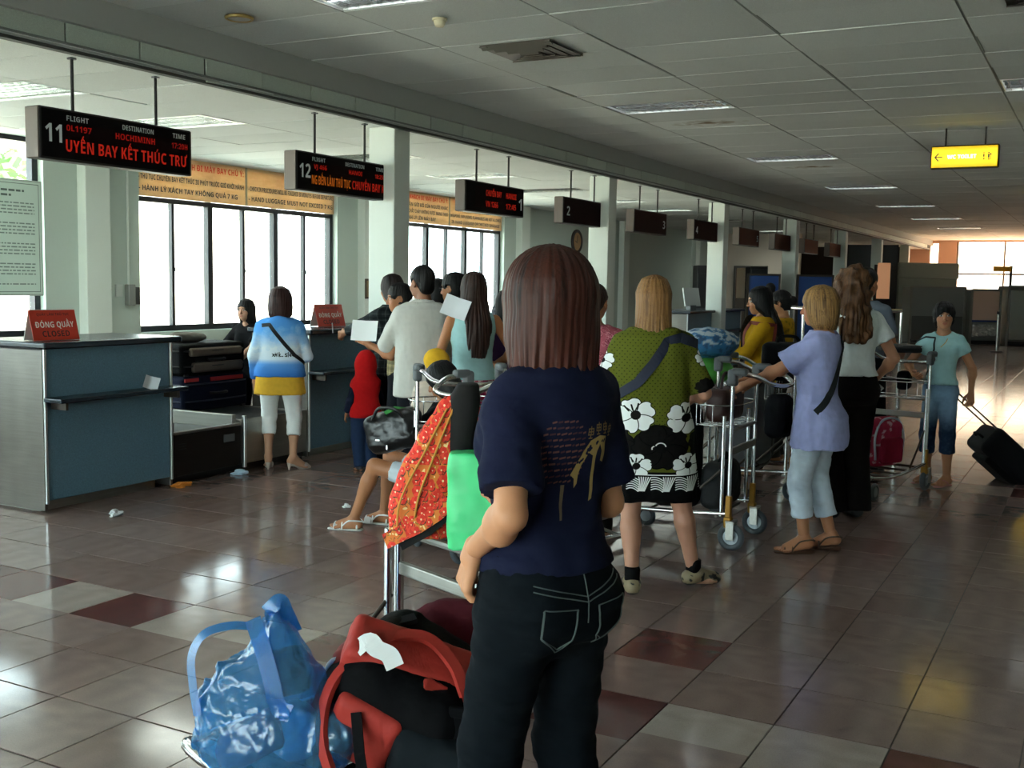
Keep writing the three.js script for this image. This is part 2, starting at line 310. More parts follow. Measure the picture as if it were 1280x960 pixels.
// poster board in front of window 3, with a notice text in small print
{
  const t = thing('notice_board', 'tall pale green notice board covered in small print in front of the left-edge window', 'notice board', [XW + .02, 1.93, -7.28]);
  part('backing', rbox(.03, 1.19, 1.24, .008), mat('#a7b3ab', .5, .3), t);
  const tx = canvasTex(700, 700, (g, w, h) => {
    g.fillStyle = '#c0d2c8'; g.fillRect(0, 0, w, h); g.strokeStyle = '#5f6f68'; g.lineWidth = 4; g.strokeRect(14, 14, w - 28, h - 28);
    g.fillStyle = 'rgba(60,74,70,.85)'; for (const [y, a, b] of [[52, 120, 580], [82, 200, 500]]) for (let x = a; x < b;) { const k = rnd(14, 50); g.fillRect(x, y, k, 13); x += k + 9; }
    g.fillStyle = 'rgba(70,84,80,.62)'; for (let y = 130, n = 0; y < 650; y += 21, n++) { if (n % 6 === 5) continue; const e = n % 6 === 4 ? rnd(260, 500) : 655; for (let x = n % 6 ? 44 : 66; x < e;) { const k = rnd(10, 44); g.fillRect(x, y, Math.min(k, e - x), 8); x += k + 8; } }
  });
  const g = new THREE.PlaneGeometry(1.2, 1.15).rotateY(PI / 2); part('printed_sheet', g, mat('#ffffff', .45, 0, { map: tx }), t, [.0165, 0, 0]);
}
// switch box with conduit on the wall before the first wide window
{
  const t = thing('switch_box', 'grey electrical switch box with conduit on the wall beside the first wide window', 'switch box', [XW, 1.34, -9.06]);
  part('box', rbox(.08, .24, .1, .01), mat('#8b8f8a', .5, .3), t, [.04, 0, 0]); part('switch', rbox(.05, .2, .08, .008), mat('#3b403c', .5), t, [.03, -.01, -.1]); part('conduit', bar([.02, .12, 0], [.02, 1.62, 0], .014), paintWhite, t);
  part('plate', rbox(.015, .14, .1, .005), mat('#c7cec8', .6), t, [.008, .05, .13]);
}
// ---------------------------------------------------------------- other walls
struct('wall_right', bx(.3, CEIL + .5, ZB - ZF + .6), mat('#9fa69f', .85), [XR + .15, (CEIL + .5) / 2, (ZB + ZF) / 2]);
{ // wall behind the camera: entrance doors let some daylight in
  const wb = structG('wall_back'), m = mat('#a9b0a8', .85);
  for (const [x0, x1, y0, y1] of [[XW - .2, -9.0, 0, 3.7], [-9.0, .5, 2.6, 3.7], [.5, XR + .3, 0, 3.7]]) part('wall_piece', bx(x1 - x0, y1 - y0, .3), m, wb, [(x0 + x1) / 2, (y0 + y1) / 2, ZB + .15]);
  const d = structG('door_1'); for (const x of [-8.97, -7.1, -5.2, -3.3, -1.4, .47]) part('frame', bx(.06, 2.6, .08), frameM, d, [x, 1.3, ZB]); for (const x of [-8.05, -6.15, -4.25, -2.35, -.45]) part('pane', bx(1.8, 2.56, .008), glassM, d, [x, 1.3, ZB]);
}
{ // far wall: salmon plaster with a wide glazed opening on the right
  const wf = structG('wall_far'), m = mat('#dcae92', .85);
  for (const [x0, x1, y0, y1] of [[XW - .2, -5.8, 0, 3.7], [-5.8, -5.52, 0, 1.0], [-5.8, -5.52, 3.2, 3.7], [-5.52, -4.9, 0, 3.7], [-4.9, 1.5, 3.25, 3.7], [-4.9, 1.5, 0, .5], [1.5, XR + .3, 0, 3.7]]) part('wall_piece', bx(x1 - x0, y1 - y0, .3), m, wf, [(x0 + x1) / 2, (y0 + y1) / 2, ZF - .15]);
  const d = structG('window_6'); for (let i = 0; i <= 4; i++) part('mullion', bx(.06, 3.25, .08), mat('#6b5a48', .6), d, [-4.87 + i * 1.57, 1.625, ZF - .1]);
  part('transom_rail', bx(6.3, .06, .09), mat('#6b5a48', .6), d, [-1.7, 2.1, ZF - .1]);
  for (let i = 0; i < 4; i++) part('pane', bx(1.5, 3.2, .008), glassM, d, [-4.085 + i * 1.57, 1.62, ZF - .1]);
  part('pane', bx(.27, 2.2, .008), glassM, d, [-5.66, 2.1, ZF - .1]);
}
// ---------------------------------------------------------------- outside: apron, a pale building and trees past the windows
struct('ground', bx(160, .3, 160), mat('#dcd8cf', .9), [0, -.32, -20]);
struct('ground', bx(40, .1, 50), mat('#d9a684', .9), [0, -.12, ZF - 25.4]);
{
  const b = thing('outbuilding', 'pale low building with a sloping roof seen through the left-edge window', 'building', [-27, 0, -20.5]);
  part('wall', bx(5, 5, 14), mat('#dfe2dc', .9), b, [0, 2.5, 0]); part('roof', mv(bx(6.4, .2, 15), [0, 5.3, 0], [0, 0, -.25]), mat('#c3cccb', .7), b);
  const f = thing('outbuilding', 'pale sand-coloured building filling the bright opening at the far end', 'building', [-4, 0, -64]); part('wall', bx(44, 9, 6), mat('#e9d3bd', .9), f, [0, 4.5, -3]); part('roof', rbox(46, .4, 8, .05), mat('#cbb7a4', .8), f, [0, 9.1, -3]); for (let i = 0; i < 7; i++) part('window', bx(1.6, 1.4, .06), mat('#8d9496', .4), f, [-12 + i * 4, 2.1, .03]);
  const t = thing('tree', 'green leafy tree seen through the top of the left-edge window', 'tree', [-13.4, -.17, -9.6]); part('trunk', tube([[0, 0, 0], [.05, 1.2, .05], [-.05, 2.3, 0]], .07, 8), mat('#6a5a46', .9), t);
  const L = []; for (let i = 0; i < 900; i++) { const a = rnd(0, 2 * PI), q = Math.acos(rnd(-1, 1)), r = Math.cbrt(rnd()) * .95; L.push(mv(new THREE.PlaneGeometry(.07, .16), [Math.cos(a) * Math.sin(q) * r, 2.75 + Math.cos(q) * r * .9, Math.sin(a) * Math.sin(q) * r], [rnd(0, 3), rnd(0, 6), rnd(0, 3)])); }
  part('foliage', L, phys('#5d8a4a', .8, 0, { side: THREE.DoubleSide, transmission: .3, thickness: 0 }), t).userData.kind = 'stuff';
}
// ---------------------------------------------------------------- implicit surfaces, meshed with surface nets
// a primitive: { lo, hi, d(x, y, z) }
function cone(a, b, ra, rb, flat = '', k) { // round cone from a to b; flat 'a' / 'b' cuts the end square; k squeezes along z
  const dx = b[0] - a[0], dy = b[1] - a[1], dz = b[2] - a[2], L2 = dx * dx + dy * dy + dz * dz || 1e-9, L = Math.sqrt(L2), R = Math.max(ra, rb), fa = flat.includes('a'), fb = flat.includes('b');
  return { lo: [0, 1, 2].map((i) => Math.min(a[i], b[i]) - R), hi: [0, 1, 2].map((i) => Math.max(a[i], b[i]) + R), d(x, y, z) {
    const px = x - a[0], py = y - a[1], pz = z - a[2], u = (px * dx + py * dy + pz * dz) / L2;
    const lo = fa ? -9 : 0, hi = fb ? 9 : 1, t = u < lo ? lo : u > hi ? hi : u, tc = u < 0 ? 0 : u > 1 ? 1 : u;
    const qx = px - dx * t, qy = py - dy * t, qz = (pz - dz * t) * (k || 1);
    let r = Math.sqrt(qx * qx + qy * qy + qz * qz) - (ra + (rb - ra) * tc);
    if (fa && -u * L > r) r = -u * L; if (fb && (u - 1) * L > r) r = (u - 1) * L;
    return r;
  } };
}
function ell(c, r, rot) {
  const R = rot ? Math.max(...r) : 0, q = rot && new THREE.Matrix3().setFromMatrix4(new THREE.Matrix4().makeRotationFromEuler(new THREE.Euler(...rot))).transpose().elements;
  return { lo: c.map((v, i) => v - (R || r[i])), hi: c.map((v, i) => v + (R || r[i])), d(x, y, z) {
    x -= c[0]; y -= c[1]; z -= c[2];
    if (q) { const a = q[0] * x + q[3] * y + q[6] * z, b = q[1] * x + q[4] * y + q[7] * z, e = q[2] * x + q[5] * y + q[8] * z; x = a; y = b; z = e; }
    const a = x / r[0], b = y / r[1], e = z / r[2], k0 = Math.sqrt(a * a + b * b + e * e), k1 = Math.sqrt(a * a / r[0] / r[0] + b * b / r[1] / r[1] + e * e / r[2] / r[2]);
    return k1 < 1e-9 ? -Math.min(...r) : k0 * (k0 - 1) / k1;
  } };
}
function rb(c, h, r, rot) { // rounded box
  const R = Math.hypot(...h), q = rot && new THREE.Matrix3().setFromMatrix4(new THREE.Matrix4().makeRotationFromEuler(new THREE.Euler(...rot))).transpose().elements;
  return { lo: c.map((v, i) => v - (rot ? R : h[i])), hi: c.map((v, i) => v + (rot ? R : h[i])), d(x, y, z) {
    x -= c[0]; y -= c[1]; z -= c[2];
    if (q) { const a = q[0] * x + q[3] * y + q[6] * z, b = q[1] * x + q[4] * y + q[7] * z, e = q[2] * x + q[5] * y + q[8] * z; x = a; y = b; z = e; }
    const a = Math.abs(x) - h[0] + r, b = Math.abs(y) - h[1] + r, e = Math.abs(z) - h[2] + r;
    return Math.hypot(Math.max(a, 0), Math.max(b, 0), Math.max(e, 0)) + Math.min(Math.max(a, b, e), 0) - r;
  } };
}
function prof(tab, y0, y1, grow = 0, ex = 2.3) { // stacked superellipses: rows [y, half width, half depth, centre z, centre x]
  const at = (y) => { let i = 0; while (i < tab.length - 2 && y > tab[i + 1][0]) i++; const a = tab[i], b = tab[i + 1], t = clamp((y - a[0]) / (b[0] - a[0])), s = t * t * (3 - 2 * t) * .5 + t * .5; return [0, 1, 2, 3, 4].map((k) => lerp(a[k] || 0, b[k] || 0, s)); };
  const W = Math.max(...tab.map((r) => r[1] + Math.abs(r[4] || 0))) + Math.max(grow, 0), D = Math.max(...tab.map((r) => r[2] + Math.abs(r[3] || 0))) + Math.max(grow, 0);
  return { lo: [-W, y0, -D], hi: [W, y1, D], d(x, y, z) {
    const r = at(y), w = r[1] + grow, dd = r[2] + grow, a = Math.abs(x - r[4]) / w, b = Math.abs(z - r[3]) / dd;
    const k = Math.pow(Math.pow(a, ex) + Math.pow(b, ex), 1 / ex), m = Math.hypot(a * dd, b * w) / (Math.hypot(a, b) || 1);
    return Math.max((k - 1) * Math.min(m || w, Math.max(w, dd)), y0 - y, y - y1);
  } };
}
function warp(p, f, pad = .12) { return { lo: p.lo.map((v) => v - pad), hi: p.hi.map((v) => v + pad), d(x, y, z) { const q = f(x, y, z); return p.d(q[0], q[1], q[2]); } }; }
class Field {
  constructor(cell) { this.h = cell; this.ops = []; }
  add(p, k = .02) { this.ops.push([p, k, 0]); return this; }
  cut(p, k = .006) { this.ops.push([p, k, 1]); return this; }
  keep(f) { this.ops.push([{ d: f }, .004, 2]); return this; }   // intersect with a half space or the like
  mesh(rough) { // rough(x, y, z, f): displacement
    const h = this.h, lo = [9, 9, 9], hi = [-9, -9, -9];
    for (const [p, , m] of this.ops) if (m === 0) for (let i = 0; i < 3; i++) { lo[i] = Math.min(lo[i], p.lo[i]); hi[i] = Math.max(hi[i], p.hi[i]); }
    const o = lo.map((v) => v - 3 * h), n = hi.map((v, i) => Math.ceil((v + 3 * h - o[i]) / h) + 1), [nx, ny, nz] = n, F = new Float32Array(nx * ny * nz).fill(.2);
    for (const [p, k, m] of this.ops) {
      const pad = k + 2 * h, a = [0, 1, 2].map((i) => p.lo ? Math.max(0, Math.floor((p.lo[i] - pad - o[i]) / h)) : 0), b = [0, 1, 2].map((i) => p.hi ? Math.min(n[i] - 1, Math.ceil((p.hi[i] + pad - o[i]) / h)) : n[i] - 1);
      for (let z = a[2]; z <= b[2]; z++) for (let y = a[1]; y <= b[1]; y++) {
        let i = (z * ny + y) * nx + a[0];
        for (let x = a[0]; x <= b[0]; x++, i++) {
          const f = F[i]; if (m && f > 4 * h + k) continue;
          let d = p.d(o[0] + x * h, o[1] + y * h, o[2] + z * h);
          if (m === 0) { const e = k - Math.abs(f - d); F[i] = Math.min(f, d) - (e > 0 ? e * e / (4 * k) : 0); } else { if (m === 1) d = -d; const e = k - Math.abs(f - d); F[i] = Math.max(f, d) + (e > 0 ? e * e / (4 * k) : 0); }
        }
      }
    }
    if (rough) for (let z = 0, i = 0; z < nz; z++) for (let y = 0; y < ny; y++) for (let x = 0; x < nx; x++, i++) if (Math.abs(F[i]) < 4 * h) F[i] += rough(o[0] + x * h, o[1] + y * h, o[2] + z * h, F[i]);
    const id = new Int32Array(nx * ny * nz).fill(-1), P = [], N = [], I = [], sx = 1, sy = nx, sz = nx * ny;
    for (let z = 0; z < nz - 1; z++) for (let y = 0; y < ny - 1; y++) for (let x = 0; x < nx - 1; x++) {
      const i = (z * ny + y) * nx + x; let mask = 0, c = 0, px = 0, py = 0, pz = 0;
      for (let k = 0; k < 8; k++) if (F[i + (k & 1) + (k >> 1 & 1) * sy + (k >> 2) * sz] < 0) mask |= 1 << k;
      if (mask === 0 || mask === 255) continue;
      for (let e = 0; e < 12; e++) {
        const ax = e >> 2, u = e & 1, v = e >> 1 & 1, b0 = ax === 0 ? u * 2 + v * 4 : ax === 1 ? u + v * 4 : u + v * 2, b1 = b0 + (1 << ax);
        if ((mask >> b0 & 1) === (mask >> b1 & 1)) continue;
        const f0 = F[i + (b0 & 1) + (b0 >> 1 & 1) * sy + (b0 >> 2) * sz], f1 = F[i + (b1 & 1) + (b1 >> 1 & 1) * sy + (b1 >> 2) * sz], t = f0 / (f0 - f1);
        px += (b0 & 1) + (ax === 0 ? t : 0); py += (b0 >> 1 & 1) + (ax === 1 ? t : 0); pz += (b0 >> 2) + (ax === 2 ? t : 0); c++;
      }
      id[i] = P.length / 3; px /= c; py /= c; pz /= c;
      P.push(o[0] + (x + px) * h, o[1] + (y + py) * h, o[2] + (z + pz) * h);
      const g = (s, q) => { let r = 0; for (let k = 0; k < 4; k++) { const A = s === 1 ? (k & 1) * sy + (k >> 1) * sz : s === sy ? (k & 1) + (k >> 1) * sz : (k & 1) + (k >> 1) * sy; r += F[i + A + s] - F[i + A]; } return r; };
      const gx = g(1), gy = g(sy), gz = g(sz), gl = Math.hypot(gx, gy, gz) || 1; N.push(gx / gl, gy / gl, gz / gl);
    }
    const quad = (a, b, c, d, f) => { if (a < 0 || b < 0 || c < 0 || d < 0) return; if (f) I.push(a, b, c, a, c, d); else I.push(a, c, b, a, d, c); };
    for (let z = 1; z < nz - 1; z++) for (let y = 1; y < ny - 1; y++) for (let x = 1; x < nx - 1; x++) {
      const i = (z * ny + y) * nx + x, s = F[i] < 0;
      if (s !== F[i + sx] < 0) quad(id[i - sy - sz], id[i - sz], id[i], id[i - sy], s);
      if (s !== F[i + sy] < 0) quad(id[i - sx - sz], id[i - sx], id[i], id[i - sz], s);
      if (s !== F[i + sz] < 0) quad(id[i - sx - sy], id[i - sy], id[i], id[i - sx], s);
    }
    const g = new THREE.BufferGeometry();
    g.setAttribute('position', new THREE.Float32BufferAttribute(P, 3)); g.setAttribute('normal', new THREE.Float32BufferAttribute(N, 3)); g.setIndex(I);
    return g;
  }
}
function paintG(g, col, uv) { // col(x, y, z, nx, ny, nz) -> linear [r, g, b]
  const p = g.attributes.position, n = g.attributes.normal, C = new Float32Array(p.count * 3), U = new Float32Array(p.count * 2);
  for (let i = 0; i < p.count; i++) {
    const x = p.getX(i), y = p.getY(i), z = p.getZ(i), c = col ? col(x, y, z, n.getX(i), n.getY(i), n.getZ(i)) : [1, 1, 1]; C.set(c, i * 3);
    const w = uv ? uv(x, y, z) : [Math.atan2(x, -z) * .15, y]; U[i * 2] = w[0]; U[i * 2 + 1] = w[1];
  }
  if (col) g.setAttribute('color', new THREE.BufferAttribute(C, 3)); g.setAttribute('uv', new THREE.BufferAttribute(U, 2)); return g;
}
function joinIndexed(list) { // merges indexed geometries with position, normal, color
  const P = [], N = [], C = [], I = []; let o = 0;
  for (const g of list) { const a = g.attributes; for (const [A, B] of [[P, a.position], [N, a.normal], [C, a.color]]) for (let i = 0; i < B.array.length; i++) A.push(B.array[i]); for (let i = 0; i < g.index.array.length; i++) I.push(g.index.array[i] + o); o += a.position.count; }
  const g = new THREE.BufferGeometry(); g.setAttribute('position', new THREE.Float32BufferAttribute(P, 3)); g.setAttribute('normal', new THREE.Float32BufferAttribute(N, 3)); g.setAttribute('color', new THREE.Float32BufferAttribute(C, 3)); g.setIndex(I); return g;
}
const lin = (hex) => { const c = new THREE.Color(hex); return [c.r, c.g, c.b]; };
const mix3 = (a, b, t) => [0, 1, 2].map((i) => lerp(a[i], b[i], t));
// ---------------------------------------------------------------- hanging flight signs
const dotRed = '#e62c1a';
function signTex(o) {
  return canvasTex(1024, 280, (g, w, h) => {
    g.fillStyle = o.face || '#0b0808'; g.fillRect(0, 0, w, h);
    const led = (s, x, y, sz, col, wd, bl = 0) => { g.fillStyle = col; vtext(g, s, x, y, sz, wd); };
    if (o.led) { g.fillStyle = '#190605'; g.fillRect(o.lx || 140, o.head ? 62 : 30, (o.lw || 860), o.head ? 190 : 215); }
    g.textBaseline = 'alphabetic';
    if (o.head) for (const [s, x] of [['FLIGHT', 150], ['DESTINATION', 520], ['TIME', 890]]) { g.font = noteFont(42); g.fillStyle = '#cfd6d6'; g.fillText(s, x, 52, 230); }
    for (const [s, x, y, sz, wd, col] of o.led || []) led(s, x, y, sz, col || dotRed, wd);
    if (o.led) { g.fillStyle = 'rgba(8,3,3,.55)'; for (let x = 140; x < w; x += 6) g.fillRect(x, 60, 1.5, h); for (let y = 62; y < h; y += 6) g.fillRect(130, y, w, 1.5); }
    g.font = noteFont(o.nsz || 150); g.fillStyle = '#e4eaea'; g.fillText(o.no, o.nx, o.ny || 190, 125);
  });
}
function signLed(o) { // what glows: the LED text alone
  return canvasTex(1024, 280, (g, w, h) => {
    g.fillStyle = '#000'; g.fillRect(0, 0, w, h);
    for (const [s, x, y, sz, wd, col] of o.led) { g.fillStyle = col || dotRed; vtext(g, s, x, y, sz, wd); }
    g.fillStyle = 'rgba(0,0,0,.5)'; for (let x = 140; x < w; x += 6) g.fillRect(x, 60, 1.5, h); for (let y = 62; y < h; y += 6) g.fillRect(130, y, w, 1.5);
  });
}
const caseM = mat('#15120f', .5, .2), caseEnd = mat('#5a5048', .45, .3);
const signs = [
  { z: -4.79, no: '11', nx: 16, head: 1, led: [['0L1197', 150, 112, 50, 170, '#c41c14'], ['HOCHIMINH', 470, 118, 54, 290, '#c41c14'], ['17:20H', 880, 120, 50, 130, '#c41c14'], ['UYẾN BAY KẾT THÚC TRƯ', 140, 236, 100, 860]], lab: 'nearest black flight sign, numbered 11, with a scrolling line of red letters' },
  { z: -7.3, no: '12', nx: 14, head: 1, led: [['VJ 466', 170, 112, 50, 170, '#d82414'], ['HANOI', 560, 114, 50, 190, '#d82414'], ['18:25H', 880, 116, 50, 130, '#d82414'], ['NG ĐẾN LÀM THỦ TỤC', 145, 232, 96, 440, '#f07a1c'], ['CHUYẾN BAY K', 600, 232, 96, 400]], lab: 'black flight sign numbered 12 with red and orange letters, hanging before the first bare column' },
  { z: -10.05, no: '1', nx: 930, nsz: 170, ny: 220, led: [['CHUYẾN BAY', 330, 116, 80, 280], ['HANOI', 690, 116, 80, 200], ['VN 1266', 330, 226, 80, 220], ['17:45', 690, 226, 80, 200]], lx: 150, lw: 700, lab: 'black flight sign numbered 1 with two short rows of blurred red letters' },
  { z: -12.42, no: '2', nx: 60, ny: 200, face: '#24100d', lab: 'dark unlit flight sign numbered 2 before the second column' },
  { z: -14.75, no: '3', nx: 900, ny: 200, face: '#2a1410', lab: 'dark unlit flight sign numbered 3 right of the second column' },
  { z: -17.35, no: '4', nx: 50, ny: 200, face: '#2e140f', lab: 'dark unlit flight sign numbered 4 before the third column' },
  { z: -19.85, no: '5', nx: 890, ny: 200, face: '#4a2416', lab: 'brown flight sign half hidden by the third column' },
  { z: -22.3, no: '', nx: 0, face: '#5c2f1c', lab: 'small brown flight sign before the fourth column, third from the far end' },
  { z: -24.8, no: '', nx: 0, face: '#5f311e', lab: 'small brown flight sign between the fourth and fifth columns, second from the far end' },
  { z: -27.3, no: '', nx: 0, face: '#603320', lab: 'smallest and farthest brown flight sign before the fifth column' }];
for (const s of signs) {
  const t = thing('flight_sign', s.lab, 'sign', [-6.06, 2.465, s.z - .66], 0);
  const W = 1.31, H = .33, D = .13, m = phys('#ffffff', .9, 0, { map: signTex(s), specularIntensity: .25 });
  if (s.led) { m.emissiveMap = signLed(s); m.emissive = new THREE.Color('#ffffff'); m.emissiveIntensity = .14; }
  part('case', rbox(D, H, W, .01), caseM, t); part('face', new THREE.PlaneGeometry(W - .03, H - .03).rotateY(PI / 2), m, t, [D / 2 + .001, 0, 0]);
  part('end_cap', rbox(D - .01, H - .01, .01, .004), caseEnd, t, [0, 0, W / 2 + .004]); part('end_cap', rbox(D - .01, H - .01, .01, .004), caseEnd, t, [0, 0, -W / 2 - .004]);
  for (const z of [.36, -.36]) { part('rod', cyl(.011, LOW - 2.63 - .005, 10), blackM, t, [.02, H / 2 + (LOW - 2.63) / 2, z]); part('ceiling_plate', cyl(.03, .008, 14), greyPl, t, [.02, LOW - 2.465 - .012, z]); }
}
// yellow lit direction signs on the main ceiling
function yellowSign(pos, label, mirror) {
  const t = thing('direction_sign', label, 'sign', pos, 0), W = .66, H = .22;
  const draw = (base) => canvasTex(768, 256, (g, w, h) => {
    g.fillStyle = base ? '#e9c400' : '#f4c800'; g.fillRect(0, 0, w, h);
    if (!base) { const gr = g.createLinearGradient(0, 0, 0, h); gr.addColorStop(0, '#8a6f00'); gr.addColorStop(.5, '#ffd91a'); gr.addColorStop(1, '#8a6f00'); g.fillStyle = gr; g.fillRect(0, 0, w, h); }
    g.fillStyle = base ? '#fff8c8' : '#ffffff'; g.font = noteFont(66); if (!mirror) g.fillText('WC TOILET', 185, 150, 390);
    g.fillStyle = '#241c00'; g.strokeStyle = '#241c00'; g.lineWidth = 15; g.lineCap = 'round';
    if (!mirror) {
      g.beginPath(); g.moveTo(120, 128); g.lineTo(40, 128); g.moveTo(78, 84); g.lineTo(38, 128); g.lineTo(78, 172); g.stroke();
      for (const [x, s] of [[612, .75], [668, .9]]) { g.beginPath(); g.arc(x, 92, 11 * s, 0, 7); g.fill(); g.fillRect(x - 12 * s, 106, 24 * s, 46 * s); g.fillRect(x - 9 * s, 148, 7, 34 * s); g.fillRect(x + 3 * s, 148, 7, 34 * s); }
      g.lineWidth = 8; g.beginPath(); g.moveTo(690, 100); g.lineTo(690, 172); g.moveTo(678, 116); g.lineTo(690, 98); g.lineTo(702, 116); g.stroke();
    } else { g.beginPath(); g.arc(95, 80, 16, 0, 7); g.fill(); g.fillRect(84, 98, 22, 60); g.fillRect(100, 128, 44, 14); g.lineWidth = 12; g.beginPath(); g.arc(100, 160, 34, .3, 3.2); g.stroke(); }
  });
  part('case', rbox(W + .03, H + .03, .09, .02, 3), mat('#3a2e08', .5), t); const face = mat('#ffffff', .4, 0, { map: draw(true), emissive: '#ffffff', emissiveMap: draw(false), emissiveIntensity: .75 });
  part('lit_face', rbox(W, H, .012, .005), face, t, [0, 0, .043]);
  for (const x of [-.2, .2]) { part('rod', cyl(.01, CEIL - pos[1] - H / 2 - .01, 8), blackM, t, [x, (CEIL - pos[1] + H / 2) / 2 - .005, 0]); }
  const L = new THREE.RectAreaLight(0xffd020, mirror ? .04 : .12, W, H); L.position.set(0, 0, .06); L.rotation.y = PI; L.name = 'glow'; t.add(L);
}
yellowSign([-1.44, 2.985, -12.9], 'lit yellow hanging sign with a black arrow and white lettering', false);
yellowSign([-.95, 2.93, -22.4], 'small lit yellow hanging sign cut off by the right edge', true);
// ---------------------------------------------------------------- check-in counters
const endM = mat('#8a857d', .42, .8, { map: brushed });
function counter(label, z0, z1, deep) { // runs along z from z0 (near) to z1, front at x = -6.05
  const L = z0 - z1, t = thing('check_in_counter', label, 'counter', [-6.05, 0, (z0 + z1) / 2], 0), D = .62;
  part('front_panel', rbox(.03, 1.0, L - .03, .004), laminate, t, [-.015, .08 + .5, 0]);
  part('body', bx(D - .06, 1.0, L - .04), steelDark, t, [-D / 2 - .01, .58, 0]);
  part('kick_plate', bx(D - .14, .1, L - .1), steel, t, [-D / 2 - .02, .05, .03]);
  for (const s of [1, -1]) { part('end_panel', rbox(D, 1.06, .025, .004), endM, t, [-D / 2 - .004, .545, s * L / 2]); part('edge_strip', rbox(.016, 1.02, .02, .004), edgeAl, t, [.004, .57, s * (L / 2 - .002)]); }
  part('counter_top', rbox(D + .1, .045, L + .1, .014, 3), topM, t, [-D / 2 + .02, 1.105, 0]);
  part('bag_shelf', rbox(.17, .03, L + .02, .008), topM, t, [.085, .75, 0]); for (const s of [1, -1]) part('shelf_bracket', bx(.14, .05, .02), steelDark, t, [.07, .71, s * (L / 2 - .06)]);
  return t;
}
counter('blue-grey check-in counter on the left with a folded paper on its shelf', -4.83, -5.93);
counter('blue-grey check-in counter behind the red-hooded child, with people queuing at it', -7.53, -9.1);
counter('farthest visible check-in counter, near the third column', -17.3, -20.3);
// closed signs: folded red boards
function tent(pos, turn, label, dim) {
  const t = thing('counter_sign', label, 'sign', pos, turn);
  const tx = canvasTex(512, 330, (g, w, h) => {
    g.fillStyle = '#c8341a'; g.fillRect(0, 0, w, h); g.textAlign = 'center';
    g.fillStyle = '#471009'; vtext(g, 'QUẦY LÀM THỦ TỤC', w / 2, 62, 40, 420); g.fillStyle = '#f3efe6'; vtext(g, 'ĐÓNG QUẦY', w / 2, 196, 92, 450); g.fillStyle = '#3c0d08'; g.font = noteFont(88); g.fillText('CLOSED', w / 2, 298, 330);
  });
  const m = mat('#ffffff', .45, 0, { map: tx }), red = mat('#c23a20', .5);
  part('front_board', rbox(.34, .21, .006, .002), red, t, [0, .103, .028], [-.28, 0, 0]); part('printed_face', new THREE.PlaneGeometry(.325, .2), m, t, [0, .104, .0322], [-.28, 0, 0]);
  part('back_board', rbox(.34, .21, .006, .002), mat('#c9d2cf', .4), t, [0, .103, -.028], [.28, 0, 0]);
}
tent([-6.2, 1.128, -5.02], PI / 2 - .1, 'folded red closed sign with white lettering on the left counter');
tent([-6.3, 1.128, -8.12], PI / 2 - .15, 'folded red sign with white lettering on the second counter, half hidden by the queue');
// papers
function paper(name, label, pos, rot, w = .21, h = .297, c = '#e8ebea', fold) {
  const g = new THREE.PlaneGeometry(w, h, 8, 8), p = g.attributes.position; for (let i = 0; i < p.count; i++) p.setZ(i, Math.abs(p.getX(i)) * (fold ?? .12) + .004 * Math.sin(p.getY(i) * 30));
  g.computeVertexNormals(); return solo(name, label, 'paper', g, mat(c, .8, 0, { side: THREE.DoubleSide }), pos, rot);
}
paper('form', 'folded white form leaning on the shelf of the left counter', [-5.945, .815, -5.62], [0, PI / 2 - .1, -.28], .13, .09, '#dfe5ea', .5);
// litter on the floor
function crumple(label, x, z, s, c) {
  const g = new THREE.IcosahedronGeometry(s, 3), p = g.attributes.position; for (let i = 0; i < p.count; i++) { const a = p.getX(i), b = p.getY(i), d = p.getZ(i), k = 1 + 1.1 * noise(a / s * 1.3 + x, b / s * 1.3, d / s * 1.3 + z); p.setXYZ(i, a * k * 1.5, Math.max(b * k * .55, -s * .3) + s * .3, d * k); }
  g.computeVertexNormals(); solo('litter', label, 'litter', g, mat(c, .7), [x, 0.001, z], [0, x * 3, 0]);
}
crumple('crumpled white paper on the floor in front of the left counter', -5.63, -5.02, .035, '#d8dcdd');
crumple('crumpled light blue wrapper on the floor by the conveyor joint', -6.0, -6.62, .035, '#b9d2e2');
crumple('orange scrap on the floor at the foot of the left counter', -6.0, -5.98, .04, '#c9781e');
crumple('small white paper scrap on the floor left of the sitting girl', -4.53, -6.05, .022, '#d5d8d8');
